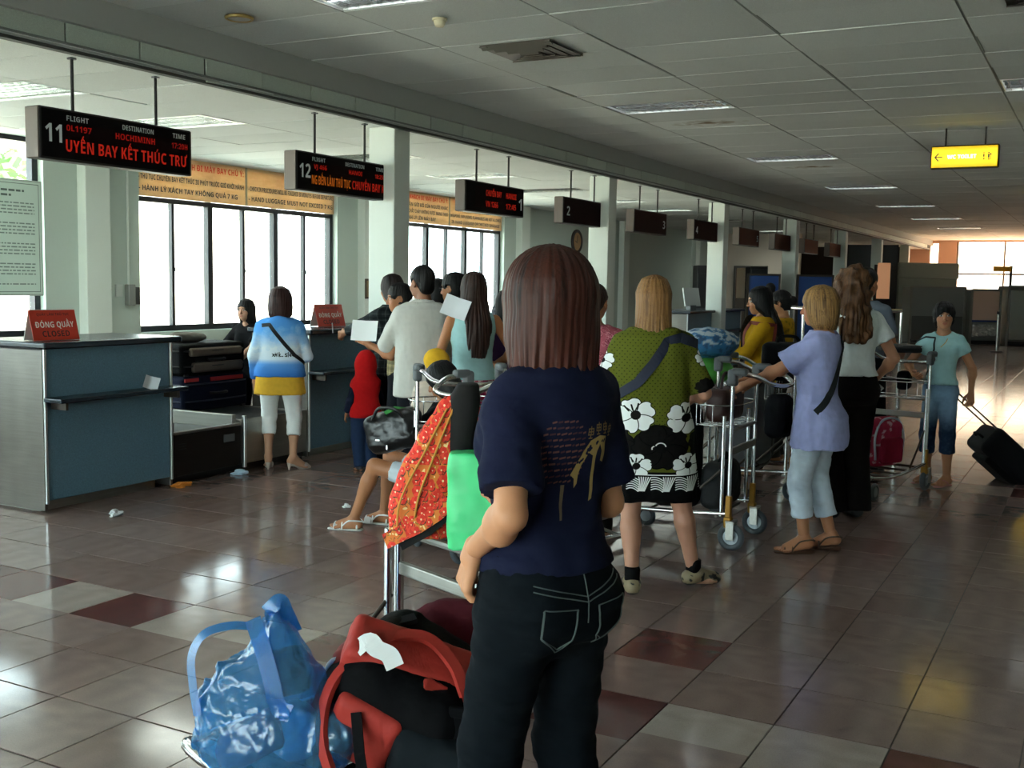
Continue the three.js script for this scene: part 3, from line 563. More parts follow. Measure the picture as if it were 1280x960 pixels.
// ---------------------------------------------------------------- baggage conveyor between the counters
{
  const t = thing('baggage_conveyor', 'dark steel baggage conveyor with a sunken belt between the two counters', 'conveyor', [-6.05, 0, -6.32]);
  const side = mat('#3d3733', .38, .7, { map: brushed });
  part('front_panel', rbox(.02, .32, .72, .004), side, t, [-.01, .23, 0]); part('body', bx(2.6, .3, .70), blackM, t, [-1.33, .19, 0]);
  part('belt', bx(2.5, .02, .6), mat('#26282a', .45), t, [-1.3, .35, 0]); for (const s of [1, -1]) part('side_guard', rbox(2.5, .14, .05, .008), steel, t, [-1.3, .40, s * .335]);
  part('front_roller', cyl(.045, .6, 20).rotateX(PI / 2), steel, t, [-.06, .35, 0]); part('edge_strip', rbox(.05, .02, .72, .005), steel, t, [-.02, .395, 0]); part('plinth', bx(2.5, .06, .66), blackM, t, [-1.35, .03, 0]);
  part('control_plate', rbox(.008, .06, .12, .003), greyPl, t, [.003, .3, -.22]); part('vent_slot', [0, 1, 2].map((i) => mv(bx(.006, .008, .08), [.002, .27 + i * .02, .28])), blackM, t);
  const w = thing('weighing_conveyor', 'bright steel weighing conveyor that carries the stacked suitcases', 'conveyor', [-6.05, 0, -7.1]);
  part('front_panel', rbox(.02, .36, .80, .004), steel, w, [-.01, .25, 0]); part('body', bx(2.6, .34, .78), blackM, w, [-1.33, .21, 0]); part('belt', bx(2.58, .016, .72), mat('#1d1f21', .5), w, [-1.31, .405, 0]);
  part('corner_post', rbox(.03, .42, .03, .006), edgeAl, w, [.002, .25, .385]); for (const s of [1, -1]) part('side_rail', rbox(2.58, .04, .03, .006), steel, w, [-1.31, .405, s * .385]); part('plinth', bx(2.5, .07, .72), blackM, w, [-1.35, .035, 0]);
}
// ---------------------------------------------------------------- suitcases
function suitcase(name, label, pos, turn, w, h, d, m, o = {}) { // lies or stands: w x h x d, grip on +z face
  const t = thing(name, label, 'suitcase', pos, turn);
  part('body', rbox(w, h, d, o.r || .045, 4), m, t, [0, h / 2, 0]);
  const loop = (y, inset) => tube([[-w / 2 + inset, y, -d / 2 - .002], [w / 2 - inset, y, -d / 2 - .002], [w / 2 + .002, y, -d / 2 + inset], [w / 2 + .002, y, d / 2 - inset], [w / 2 - inset, y, d / 2 + .002], [-w / 2 + inset, y, d / 2 + .002], [-w / 2 - .002, y, d / 2 - inset], [-w / 2 - .002, y, -d / 2 + inset]], .007, 6, true, 60);
  for (const y of o.zips || [h * .3, h * .78]) part('zipper', loop(y, .05), o.zip || blackM, t);
  for (const p of o.pockets || []) part('pocket', rbox(p[0], p[1], .05, .02, 3), p[4] || m, t, [p[2], p[3], d / 2 + .012]);
  part('handle', tube([[-.09, h * .5, d / 2 + .005], [-.075, h * .5, d / 2 + .045], [.075, h * .5, d / 2 + .045], [.09, h * .5, d / 2 + .005]], .011, 8), o.hm || blackM, t);
  for (const x of [-w / 2 + .06, w / 2 - .06]) part('foot', rbox(.05, .02, .03, .006), blackM, t, [x, .008, d / 2 - .02]);
  for (const b of o.bands || []) part('band', rbox(b[0], b[1], .012, .004), b[4], t, [b[2], b[3], d / 2 + .003]);
  return t;
}
const navyCloth = phys('#10162a', .85, 0, { specularIntensity: .3, bumpMap: wallBump, bumpScale: .0004 }), tanCloth = mat('#5d5044', .85, 0, { bumpMap: wallBump, bumpScale: .0004 }), blackCloth = phys('#08090a', .8, 0, { specularIntensity: .25, bumpMap: wallBump, bumpScale: .0005 }), redBand = mat('#a31d1d', .7);
suitcase('suitcase', 'navy suitcase with red trim at the bottom of the pile on the conveyor', [-6.98, .428, -7.12], PI / 2, .8, .3, .52, navyCloth, { bands: [[.16, .03, -.3, .27, redBand], [.4, .035, .12, .265, redBand]], zip: mat('#2c3346', .6) });
suitcase('suitcase', 'black and tan suitcase lying on top of the navy suitcase', [-6.99, .73, -7.12], PI / 2, .78, .27, .5, blackCloth, { pockets: [[.6, .085, .02, .07, tanCloth], [.62, .07, .0, .2, tanCloth]], bands: [[.56, .045, .03, .125, blackCloth], [.14, .035, .0, .125, tanCloth]] });
{
  const f = new Field(.012).add(ell([0, .02, 0], [.22, .045, .1])).add(ell([-.1, .04, .02], [.1, .03, .07])); const g = paintG(f.mesh((x, y, z) => .008 * fbm(x * 14, y * 14, z * 14)));
  solo('folded_jacket', 'brown-grey folded jacket lying on the black and tan suitcase', 'jacket', g, mat('#5a554c', .9), [-6.95, 1.022, -7.0], [0, PI / 2, 0]);
}
// ---------------------------------------------------------------- luggage trolleys
function makeTrolley(name, label, pos, turn, low) { // low: an older kind with a rack at hip height and no basket; // faces +z; handle frame at z = 0
  const t = thing(name, label, 'trolley', pos, turn), yel = mat('#a8761c', .45, .3), dz = low ? .09 : 0;
  for (const s of [1, -1]) {
    const x = s * .25;
    part('post', [bar([x, .2, 0], [x, low ? .74 : 1.0, 0], low ? .017 : .013, 12), bar([x, .2, .045], [x, low ? .73 : .8, .045], .013, 12)], chrome, t);
    if (!low) part('grip', [rbox(.05, .1, .06, .018, 3), mv(rbox(.055, .045, .1, .018, 3), [0, .035, -.04])], greyPl, t, [x, 1.03, 0]);
    part('fitting', [rbox(.036, .14, .036, .01), mv(rbox(.05, .07, .05, .012), [0, -.09, 0])], yel, t, [x, .26, 0]);
    const wh = part('wheel', [mv(new THREE.TorusGeometry(.062, .02, 10, 28).rotateY(PI / 2), [0, 0, 0])], mat('#4a5054', .6), t, [x, .083, -.02]);
    part('hub', [cyl(.046, .022, 20).rotateZ(PI / 2), cyl(.02, .04, 12).rotateZ(PI / 2), ...[0, 1, 2, 3, 4].map((i) => mv(cyl(.006, .03, 6).rotateZ(PI / 2), [0, .03 * Math.cos(i * 1.257), .03 * Math.sin(i * 1.257)]))], mat('#8a9094', .4, .4), wh);
    part('fork', [mv(rbox(.008, .11, .05, .003), [.034, .04, 0]), mv(rbox(.008, .11, .05, .003), [-.034, .04, 0]), mv(rbox(.08, .012, .055, .004), [0, .095, 0])], steel, t, [x, .083, -.02]);
    part('deck_tube', tube([[x, .22, 0], [x, .2, .3], [x * .92, .19, .7 - dz / 2], [x * .7, .2, .86 - dz]], .014, 10), chrome, t);
    const fw = part('front_wheel', new THREE.TorusGeometry(.05, .016, 8, 22).rotateY(PI / 2), mat('#4a5054', .6), t, [s * .12, .066, .66]); part('hub', cyl(.036, .026, 14).rotateZ(PI / 2), mat('#8a9094', .4, .4), fw);
    part('brace', bar([x, .22, .32], [x, .5, .03], .008), steelDark, t);
  }
  if (low) { for (const z of [.03, -.08, -.19]) part('rack_bar', rbox(.53, .02, .016, .006), steel, t, [0, .732, z]); for (const s of [1, -1]) part('rack_side', bar([s * .25, .732, .03], [s * .25, .732, -.19], .01), chrome, t); }
  else part('handlebar', tube([[-.25, 1.055, -.06], [-.245, 1.045, -.13], [-.2, 1.0, -.22], [-.1, .985, -.26], [.1, .985, -.26], [.2, 1.0, -.22], [.245, 1.045, -.13], [.25, 1.055, -.06]], .014, 10), chrome, t);
  part('front_bumper', tube([[-.175, .2, .86 - dz], [-.1, .23, .92 - dz], [.1, .23, .92 - dz], [.175, .2, .86 - dz]], .018, 10), chrome, t);
  part('cross_bar', [rbox(.5, .045, .02, .006), mv(rbox(.5, .02, .02, .006), [0, .125, 0])], steel, t, [0, .59, 0]);
  part('deck_bar', [.08, .3, .5, .7].map((z) => bar([-.24, .195, z], [.24, .195, z], .009)), steelDark, t);
  const wire = []; for (const y of [.74, .86]) wire.push(tube([[-.24, y, .02], [-.24, y, .22], [.24, y, .22], [.24, y, .02]], .0045, 6, true, 40));
  for (let i = 0; i < 7; i++) wire.push(bar([-.24 + i * .08, .74, .22], [-.24 + i * .08, .86, .22], .003, 6), bar([-.24 + i * .08, .735, .02], [-.24 + i * .08, .735, .22], .003, 6)); for (const x of [-.24, .24]) wire.push(bar([x, .74, .12], [x, .86, .12], .003, 6));
  if (!low) part('basket', wire, chrome, t);
  return t;
}
const camT = (deg) => (208.26 + deg) * PI / 180;      // heading: 0 faces straight away from the camera, +90 to the left
const TF = Math.atan2(-.371, .929);
const tr0 = makeTrolley('luggage_trolley', 'nearest luggage trolley, carrying the red backpack and blue bag', [-1.852, 0, -2.988], TF, true);
const tr1 = makeTrolley('luggage_trolley', 'luggage trolley pushed by the woman in lavender', [-1.9, 0, -6.52], -PI / 2);
copy(tr1, [-2.838, 0, -5.038], camT(-60), 'luggage trolley whose grey grip shows above the flowered orange bag');
copy(tr1, [-3.345, 0, -5.557], camT(18), 'luggage trolley with the sitting girl, grip beside the yellow cap');
copy(tr1, [-2.36, 0, -7.52], -PI / 2 + .2, 'luggage trolley loaded with the blue and green bundles');
copy(tr1, [-1.411, 0, -9.007], camT(140), 'luggage trolley in front of the girl in jean capris');
copy(tr1, [-1.95, 0, -8.2], -PI / 2, 'luggage trolley with a black bag, behind the lavender blouse');
const P0 = (x, y, z, base = [-1.852, -2.988], th = TF) => [base[0] + x * Math.cos(th) + z * Math.sin(th), y, base[1] - x * Math.sin(th) + z * Math.cos(th)];
// ---------------------------------------------------------------- people: one continuous body surface each, clothes and hair as parts
const skinM = phys('#ffffff', .55, 0, { vertexColors: true, sheen: .1, sheenRoughness: .5 }), hairM = phys('#ffffff', .56, 0, { vertexColors: true, specularIntensity: .55 }), clothM = phys('#ffffff', .9, 0, { vertexColors: true, specularIntensity: .25 }), satinM = mat('#ffffff', .6, 0, { vertexColors: true }), shoeM = mat('#ffffff', .55, 0, { vertexColors: true });
const BODY = {
  f: [[.74, .10, .085, -.01], [.80, .163, .112, -.015], [.86, .172, .118, -.018], [.94, .155, .105, -.005], [1.02, .130, .092, .005], [1.10, .130, .09, .008], [1.20, .145, .102, .01], [1.28, .158, .102, 0], [1.34, .148, .084, -.012], [1.375, .112, .07, -.018], [1.405, .075, .06, -.016], [1.43, .055, .053, -.014]],
  m: [[.74, .10, .085, -.01], [.80, .15, .11, -.012], [.86, .156, .112, -.01], [.94, .15, .105, 0], [1.02, .142, .10, .005], [1.10, .148, .102, .005], [1.20, .165, .11, .005], [1.28, .176, .108, 0], [1.34, .168, .09, -.012], [1.38, .125, .075, -.018], [1.41, .08, .063, -.016], [1.435, .06, .057, -.014]],
};
const sub3 = (a, b) => [a[0] - b[0], a[1] - b[1], a[2] - b[2]], add3 = (a, b, k = 1) => [a[0] + b[0] * k, a[1] + b[1] * k, a[2] + b[2] * k], len3 = (a) => Math.hypot(...a), nrm3 = (a) => { const l = len3(a) || 1; return a.map((v) => v / l); };
const cross3 = (a, b) => [a[1] * b[2] - a[2] * b[1], a[2] * b[0] - a[0] * b[2], a[0] * b[1] - a[1] * b[0]], dot3 = (a, b) => a[0] * b[0] + a[1] * b[1] + a[2] * b[2];
function ik(A, B, l1, l2, pole) { // the middle joint between A and B, bent towards pole; B moves in when out of reach
  let d = sub3(B, A), L = len3(d); if (L > (l1 + l2) * .995) { B = add3(A, nrm3(d), (l1 + l2) * .995); d = sub3(B, A); L = len3(d); }
  const u = nrm3(d), a = clamp((l1 * l1 - l2 * l2 + L * L) / (2 * L), -l1, l1), hgt = Math.sqrt(Math.max(0, l1 * l1 - a * a)), p = nrm3(sub3(pole, u.map((v) => v * dot3(pole, u))));
  return [add3(add3(A, u, a), p, hgt), B];
}
function surf(tab, y, phi, off) { // a point on the torso surface
  let i = 0; while (i < tab.length - 2 && y > tab[i + 1][0]) i++; const a = tab[i], b = tab[i + 1], t = clamp((y - a[0]) / (b[0] - a[0])), r = [1, 2, 3, 4].map((k) => lerp(a[k] || 0, b[k] || 0, t));
  const sx = Math.sin(phi), cz = Math.cos(phi), k = Math.pow(Math.pow(Math.abs(sx) / (r[0] + off), 2.3) + Math.pow(Math.abs(cz) / (r[1] + off), 2.3), -1 / 2.3);
  return [r[3] + sx * k, y, r[2] + cz * k];
}
function ribbon(pts, nrmOf, w, th = .004) { // a flat strap along pts
  const P = [], I = []; pts.forEach((p, i) => {
    const d = nrm3(sub3(pts[Math.min(i + 1, pts.length - 1)], pts[Math.max(i - 1, 0)])), n = nrm3(nrmOf(p)), s = nrm3(cross3(d, n)), W = w / 2;
    for (const [a, b] of [[-1, 0], [1, 0], [1, 1], [-1, 1]]) P.push(...add3(add3(p, s, a * W), n, b * th));
    if (i) for (let k = 0; k < 4; k++) { const a = (i - 1) * 4 + k, b = (i - 1) * 4 + (k + 1) % 4; I.push(a, b, b + 4, a, b + 4, a + 4); }
  });
  const g = new THREE.BufferGeometry(); g.setAttribute('position', new THREE.Float32BufferAttribute(P, 3)); g.setIndex(I); const q = g.toNonIndexed(); q.computeVertexNormals(); q.setAttribute('uv', new THREE.Float32BufferAttribute(new Float32Array(q.attributes.position.count * 2), 2)); return q;
}
function handPrims(w, dir, thumb, left, curl, s) {
  const Y = nrm3(dir), X = nrm3(sub3(thumb, Y.map((v) => v * dot3(thumb, Y)))), Z = left ? cross3(Y, X) : cross3(X, Y);
  const P = (a, b, c) => add3(add3(add3(w, X, a * s), Y, b * s), Z, c * s), out = [];
  out.push(cone(P(0, -.01, 0), P(0, .02, 0), .026 * s, .028 * s));
  for (const [x0, x1] of [[.012, .028], [.004, .01], [-.006, -.01], [-.014, -.028]]) out.push(cone(P(x0, .015, 0), P(x1, .088, 0), .017 * s, .0125 * s));
  const L = [.072, .08, .074, .057], xs = [.029, .010, -.010, -.028], c = Array.isArray(curl) ? curl : [curl * .9, curl, curl * 1.08, curl * 1.15];
  L.forEach((l, i) => { let p = P(xs[i], .088, 0), a = 0; const sp = [.06, .01, -.03, -.08][i]; [.46, .31, .23].forEach((f, k) => { a += c[i] * [.75, 1, .7][k]; const q = [p, 0, 0]; const n = add3(add3(add3(p, Y, Math.cos(a) * f * l * s), Z, Math.sin(a) * f * l * s), X, sp * f * l * s); out.push(cone(p, n, (.0092 - k * .0008) * s, (.0086 - k * .0009) * s)); p = n; }); });
  const t0 = P(.02, .022, .006), t1 = P(.045, .05, .018), t2 = P(.05, .078, .03 + c[0] * .006), t3 = P(.046, .1, .038 + c[0] * .008);
  out.push(cone(t0, t1, .016 * s, .012 * s), cone(t1, t2, .0115 * s, .0102 * s), cone(t2, t3, .0102 * s, .008 * s));
  return out;
}
function headField(cell, o) {
  const f = new Field(cell);
  f.add(ell([0, .03, -.018], [.073, .084, .093])).add(ell([0, -.03, .02], [.061, .084, .068]), .03).add(ell([0, -.072, .03], [.046, .036, .05]), .025).add(ell([0, -.097, .055], [.021, .016, .018]), .02);
  f.add(ell([.038, -.032, .055], [.024, .024, .022]), .02).add(ell([-.038, -.032, .055], [.024, .024, .022]), .02).add(ell([0, .024, .072], [.05, .014, .016]), .014);
  f.cut(ell([.031, .001, .098], [.02, .012, .016]), .012).cut(ell([-.031, .001, .098], [.02, .012, .016]), .012);
  f.add(ell([.031, -.001, .073], [.014, .0095, .012]), .003).add(ell([-.031, -.001, .073], [.014, .0095, .012]), .003);
  f.add(cone([0, .004, .084], [0, -.034, .1], .008, .012), .01).add(ell([.012, -.037, .092], [.008, .007, .009]), .006).add(ell([-.012, -.037, .092], [.008, .007, .009]), .006);
  f.add(cone([-.016, -.063, .081], [.016, -.063, .081], .0055, .0055), .006).add(cone([-.014, -.072, .079], [.014, -.072, .079], .0065, .0065), .006);
  for (const s of [1, -1]) f.add(ell([s * .077, -.006, -.008], [.011, .03, .019], [0, s * .35, 0]), .008).cut(ell([s * .086, -.004, -.004], [.008, .018, .01]), .004);
  f.add(cone([0, -.07, -.02], [0, -.17, -.032], .05, .053), .025);
  return f;
}
function headColor(sk, o) {
  const lip = mix3(sk, lin(o.lip || '#9c4038'), .6), dark = lin('#140d0a'), white = lin('#d9d4cc');
  return (x, y, z) => {
    const ax = Math.abs(x) - .031; let c = sk;
    if (z > .05) {
      if (Math.hypot(x / .02, (y + .067) / .0105) < 1 && z > .065) c = lip;
      else if (Math.hypot(ax / .014, (y + .001) / .0062) < 1) c = Math.hypot(ax, y + .001) < .0062 ? dark : white; else if (Math.hypot(ax / .017, (y - .005) / .004) < 1) c = mix3(sk, dark, .8);
      else if (Math.abs(y - .021 + ax * ax * 9) < .0042 && Math.abs(ax) < .021) c = mix3(sk, dark, .75); else if (Math.hypot(ax / .03, (y + .033) / .022) < 1) c = mix3(sk, lin('#b4564a'), .14);
    }
    return c;
  };
}
const HAIR = { // primitives in head coordinates, then what to cut away
  bob: [[prof([[-.19, .092, .06, -.05], [-.15, .104, .086, -.036], [-.08, .107, .102, -.026], [0, .102, .108, -.021], [.04, .09, .1, -.02], [.075, .06, .07, -.018]], -.19, .07), ell([0, .022, -.02], [.103, .102, .112])], [ell([0, -.075, .13], [.062, .118, .09])]],
  bobThick: [[prof([[-.15, .07, .06, -.04], [-.11, .1, .085, -.03], [-.04, .105, .104, -.024], [.03, .098, .108, -.02], [.09, .07, .08, -.018]], -.15, .1), ell([0, .035, -.018], [.095, .1, .11])], [ell([0, -.07, .13], [.062, .11, .088])]],
  shoulder: [[prof([[-.24, .078, .05, -.095], [-.16, .092, .07, -.062], [-.06, .093, .095, -.028], [.03, .09, .103, -.02], [.09, .06, .07, -.018]], -.24, .1), ell([0, .035, -.018], [.088, .095, .106])], [ell([0, -.08, .12], [.066, .13, .09])]],
  long: [[prof([[-.5, .04, .024, -.165], [-.38, .08, .034, -.158], [-.24, .096, .045, -.135], [-.13, .098, .072, -.075], [-.06, .094, .092, -.032], [0, .092, .102, -.02], [.09, .06, .07, -.018]], -.48, .1), ell([0, .035, -.018], [.088, .095, .106])], [ell([0, -.09, .115], [.067, .14, .09])]],
  curly: [[prof([[-.42, .05, .035, -.15], [-.33, .1, .05, -.14], [-.2, .116, .07, -.1], [-.08, .112, .1, -.045], [.03, .1, .112, -.022], [.09, .07, .08, -.018]], -.36, .1), ell([0, .038, -.02], [.1, .1, .115])], [ell([0, -.08, .125], [.064, .13, .09])]],
  short: [[prof([[-.085, .05, .04, -.06], [-.05, .075, .075, -.035], [.03, .086, .1, -.02], [.09, .06, .07, -.018]], -.085, .1), ell([0, .037, -.016], [.084, .092, .103])], [ell([0, -.065, .12], [.07, .105, .085]), ell([.085, -.012, .012], [.03, .034, .03]), ell([-.085, -.012, .012], [.03, .034, .03])]],
  crop: [[ell([0, .038, -.014], [.083, .092, .102]), ell([0, -.03, -.06], [.064, .06, .045])], [ell([0, -.06, .125], [.072, .092, .088]), ell([.085, -.02, .012], [.03, .04, .03]), ell([-.085, -.02, .012], [.03, .04, .03])]],
  pony: [[ell([0, .036, -.018], [.084, .09, .102]), cone([0, .02, -.11], [.01, -.05, -.135], .035, .03), cone([.01, -.05, -.135], [.02, -.27, -.12], .035, .018), prof([[-.075, .05, .04, -.06], [.03, .08, .096, -.02]], -.075, .03)], [ell([0, -.065, .12], [.07, .105, .086])]],
  bun: [[ell([0, .036, -.018], [.085, .091, .103]), ell([0, .01, -.13], [.045, .045, .04]), prof([[-.075, .05, .04, -.06], [.03, .08, .096, -.02]], -.075, .03)], [ell([0, -.065, .12], [.07, .105, .086])]],
  bangs: [[prof([[-.1, .06, .05, -.05], [-.05, .085, .085, -.03], [.03, .09, .1, -.018], [.09, .06, .07, -.016]], -.1, .1), ell([0, .037, -.012], [.088, .095, .106]), ell([0, .064, .055], [.068, .03, .045])], [ell([0, -.068, .125], [.07, .1, .095])]],
};
function person(o) {
  const s = o.H / 1.65, g = o.g || 1, sk = lin(o.skin || '#c08662'), t = thing('person', o.label, 'person', [o.x, o.y || 0, o.z], o.turn, o.group);
  const S = (a) => a.map((v) => v * s), lean = o.lean || 0, side = o.side || 0, tw = o.twist || 0, sit = (o.sit || 0), hipY = .86 * s;
  const base = BODY[o.sex || 'f'], tab = base.map((r) => [r[0] * s, r[1] * s * g, r[2] * s * g * (o.deep || 1), r[3] * s, 0]);
  const fwd = (p) => { const dy = Math.max(0, p[1] - hipY), a = tw * sstep(hipY, 1.2 * s, p[1]), c = Math.cos(a), q = Math.sin(a); return [p[0] * c + p[2] * q + side * dy, p[1] - sit, -p[0] * q + p[2] * c + lean * dy]; };
  const inv = (x, y, z) => { y += sit; const dy = Math.max(0, y - hipY); x -= side * dy; z -= lean * dy; const a = tw * sstep(hipY, 1.2 * s, y), c = Math.cos(a), q = Math.sin(a); return [x * c - z * q, y, x * q + z * c]; };
  const W = (p) => warp({ lo: [p.lo[0], p.lo[1] - sit, p.lo[2]], hi: [p.hi[0], p.hi[1] - sit, p.hi[2]], d: p.d }, inv, .05 + (Math.abs(lean) + Math.abs(side)) * .75 * s);
  // joints
  const sh = {}, el = {}, wr = {}, hd = {}, hip = {}, kn = {}, an = {}, shx = (o.sex === 'm' ? .172 : .152) * (o.shw || 1);
  for (const k of ['L', 'R']) {
    const d = k === 'L' ? 1 : -1, A = o[k] || {}; sh[k] = fwd(S([d * shx * (.4 + .6 * g), 1.318 + (A.raise || 0), -.012]));
    const tgt = A.h ? S(A.h) : S([d * .235, .82, .03]); [el[k], wr[k]] = ik(sh[k], tgt, .285 * s * (o.al || 1), .245 * s * (o.al || 1), A.pole || [d * .35, -.2, -1]);
    const hv = nrm3(sub3(wr[k], el[k])); hd[k] = A.dir ? nrm3(A.dir) : hv;
    const G = (o.legs || {})[k] || {}; hip[k] = [d * .086 * s * g, hipY - sit, 0]; an[k] = S([(G.a || [d * .09, 0])[0], G.y ?? (o.shoe === 'heel' ? .13 : .085), (G.a || [0, 0])[1]]);
    [kn[k], an[k]] = ik(hip[k], an[k], .42 * s, .40 * s, G.pole || [d * .12, 0, 1]);
    if (!G.bend && !sit && len3(sub3(kn[k], hip[k])) > 0) kn[k] = [lerp(kn[k][0], (hip[k][0] + an[k][0]) / 2, .4), kn[k][1], lerp(kn[k][2], (hip[k][2] + an[k][2]) / 2 + .012, .6)];
  }
  const hp = fwd(S([0, 1.538, .022])), hr = o.head || [0, 0, 0], HM = new THREE.Matrix4().compose(V(...hp), new THREE.Quaternion().setFromEuler(new THREE.Euler(hr[1], hr[0] + tw, hr[2], 'YXZ')), V(s, s, s).multiplyScalar(o.hs || 1));
  // body surface
  const tone = (x, y, z) => mix3(sk, lin('#7a3b2a'), .05 + .05 * noise(x * 22, y * 22, z * 22)), cell = o.cell || .013, bf = new Field(cell);
  bf.add(W(prof(tab, .79 * s, 1.40 * s, -.008)));
  bf.add(W(cone(S([0, 1.36, -.02]), S([0, 1.47, .0]), .052 * s, .048 * s)), .03);
  if ((o.sex || 'f') === 'f' && !o.kid) for (const d of [1, -1]) bf.add(W(ell(S([d * .07, 1.2, .085]), S([.058, .06, .05]))), .03);
  const ar = o.arm || 1;
  for (const k of ['L', 'R']) {
    bf.add(cone(sh[k], el[k], .044 * s * ar, .036 * s * ar), .03).add(cone(el[k], wr[k], .0365 * s * ar, .0245 * s), .012).add(ell(add3(el[k], sub3(wr[k], el[k]), .25).map((v) => v), [.039 * s * ar, .05 * s, .039 * s * ar]), .02);
    const lg = o.leg || 1; bf.add(cone(hip[k], kn[k], .084 * s * lg * g, .052 * s * lg), .03).add(cone(kn[k], an[k], .05 * s * lg, .034 * s), .015);
    const cm = add3(kn[k], sub3(an[k], kn[k]), .3), back = sit ? [0, 0, 0] : [0, 0, -.014 * s]; bf.add(cone(add3(cm, back), add3(kn[k], sub3(an[k], kn[k]), .5), .05 * s * lg, .036 * s * lg), .03);
  }
  const pieces = [paintG(bf.mesh(), tone)];
  for (const k of ['L', 'R']) { const A = o[k] || {}; if (A.hide) continue; const hf = new Field(o.hcell || .005); for (const p of handPrims(wr[k], hd[k], A.thumb || [k === 'L' ? -.15 : .15, 0, 1], k === 'L', A.curl ?? .35, s)) hf.add(p, .006); pieces.push(paintG(hf.mesh(), tone)); }
  const fp = (k) => { const G = (o.legs || {})[k] || {}, yw = G.yaw ?? (k === 'L' ? .2 : -.2), c = Math.cos(yw), q = Math.sin(yw), b = an[k][1] - (o.shoe === 'heel' ? .13 : .085) * s; return (f, r, u) => [an[k][0] + (q * f + c * r) * s, b + u * s, an[k][2] + (c * f - q * r) * s]; };
  const hl = o.shoe === 'heel' ? .055 : o.shoe === 'wedge' ? .035 : .012;
  for (const k of ['L', 'R']) if (!o.noFeet) {
    const p = fp(k), ff = new Field(.0065), d = k === 'L' ? -1 : 1, H = hl;
    ff.add(cone(p(0, 0, .085 + H - .012), p(-.028, 0, .034 + H), .035 * s, .03 * s), .01).add(cone(p(.005, 0, .07 + H - .012), p(.115, 0, .036), .034 * s, .024 * s), .02).add(cone(p(-.03, 0, .028 + H), p(.11, d * -.02, .024), .026 * s, .022 * s), .02);
    for (let i = 0; i < 5; i++) ff.add(cone(p(.115 - i * .006, d * (.026 - i * .016), .025), p(.172 - i * .012, d * (.028 - i * .018), .02), (i ? .0105 : .0135) * s, (i ? .009 : .012) * s), .006);
    pieces.push(paintG(ff.mesh(), tone));
  }
  if (!o.noHead) { const hg = headField(o.headCell || .0055, o).mesh(); paintG(hg, headColor(tone(.1, .2, .3), o)); hg.applyMatrix4(HM); pieces.push(hg); }
  const bg = joinIndexed(pieces), body = part('body', bg, skinM, t);
  // hair
  if (o.hair) {
    const [add, cut] = HAIR[o.hair], f = new Field(o.hairCell || .006), k1 = lin(o.hairC || '#0d0a0a'), k2 = lin(o.hairC2 || o.hairC || '#1a1412'), hw = o.hairW || 1;
    for (const p of add) f.add(p, .02); for (const p of cut) f.cut(p, .012);
    const hg = f.mesh((x, y, z) => { const a = Math.atan2(x, -z - .02); return .0035 * hw * noise(a * 9, y * 5, 1) + .002 * noise(a * 26, y * 4, 7) + (o.hair === 'curly' ? .034 * noise(x * 20, y * 15, z * 20) : 0) + sstep(-.04, -.2, y) * .009 * noise(a * 13, 3, y * 6); });
    paintG(hg, (x, y, z) => { const a = Math.atan2(x, -z - .02), n = .5 + .55 * noise(a * 18, y * 3.5, 2) + .35 * noise(a * 47, y * 5, 4); return mix3(k1, k2, clamp((n + .3 * noise(a * 90, y * 6, 9)) * (o.streak || 1) + (o.tip || 0) * clamp(-y * 5))); });
    hg.applyMatrix4(HM); part('hair', hg, hairM, t);
  }
  const put = (name, f, col, m, rough, uv, label, parent) => { const q = part(name, paintG(f.mesh(rough), typeof col === 'function' ? col : () => col, uv), m || clothM, parent || t); if (label) q.userData.label = label; return q; };
  const fold = (amp, fx = 9, fy = 15) => (x, y, z) => amp * fbm(x * fx + o.x * 7, y * fy, z * fx) ;
  // lower garment
  const B = o.bottom;
  if (B) {
    const f = new Field(B.cell || cell), gr = (B.grow ?? .012) * s, top = (B.top || .97) * s;
    if (B.type === 'skirt') { const rows = [...(B.rows || [])].map((r) => [r[0] * s - sit * 0, r[1] * s * g, r[2] * s * g, (r[3] || 0) * s, 0]); f.add(W(prof(rows, rows[0][0], top, 0))); }
    else {
      f.add(W(prof(tab, .765 * s, top, gr))).add(W(ell(S([0, .77, -.01]), S([.1, .06, .085]))), .03);
      if (B.seat) for (const d of [1, -1]) f.add(W(ell(S([d * .078, .84, -.06]), S([.085, .09, .075]))), .03);
      for (const k of ['L', 'R']) {
        const kr = (B.kr || .064) * s * (o.leg || 1) + gr * .4; f.add(cone(hip[k], B.frac ? add3(hip[k], sub3(kn[k], hip[k]), B.frac) : kn[k], (B.hr || .09) * s * g * (o.leg || 1) + gr, kr, B.frac ? 'b' : ''), .025); if (B.frac) continue;
        const sh_ = sub3(an[k], kn[k]), kl = len3(sh_), tt = B.len ?? clamp(((.46 - B.hem) * s) / kl, 0, 1.1); f.add(cone(kn[k], add3(kn[k], sh_, tt), kr, (B.fr || .06) * s, 'b'), .02);
      }
    }
    put(B.name || 'trousers', f, B.c, B.mat, fold(B.wr ?? .004, 8, 20), B.uv, B.label);
  }
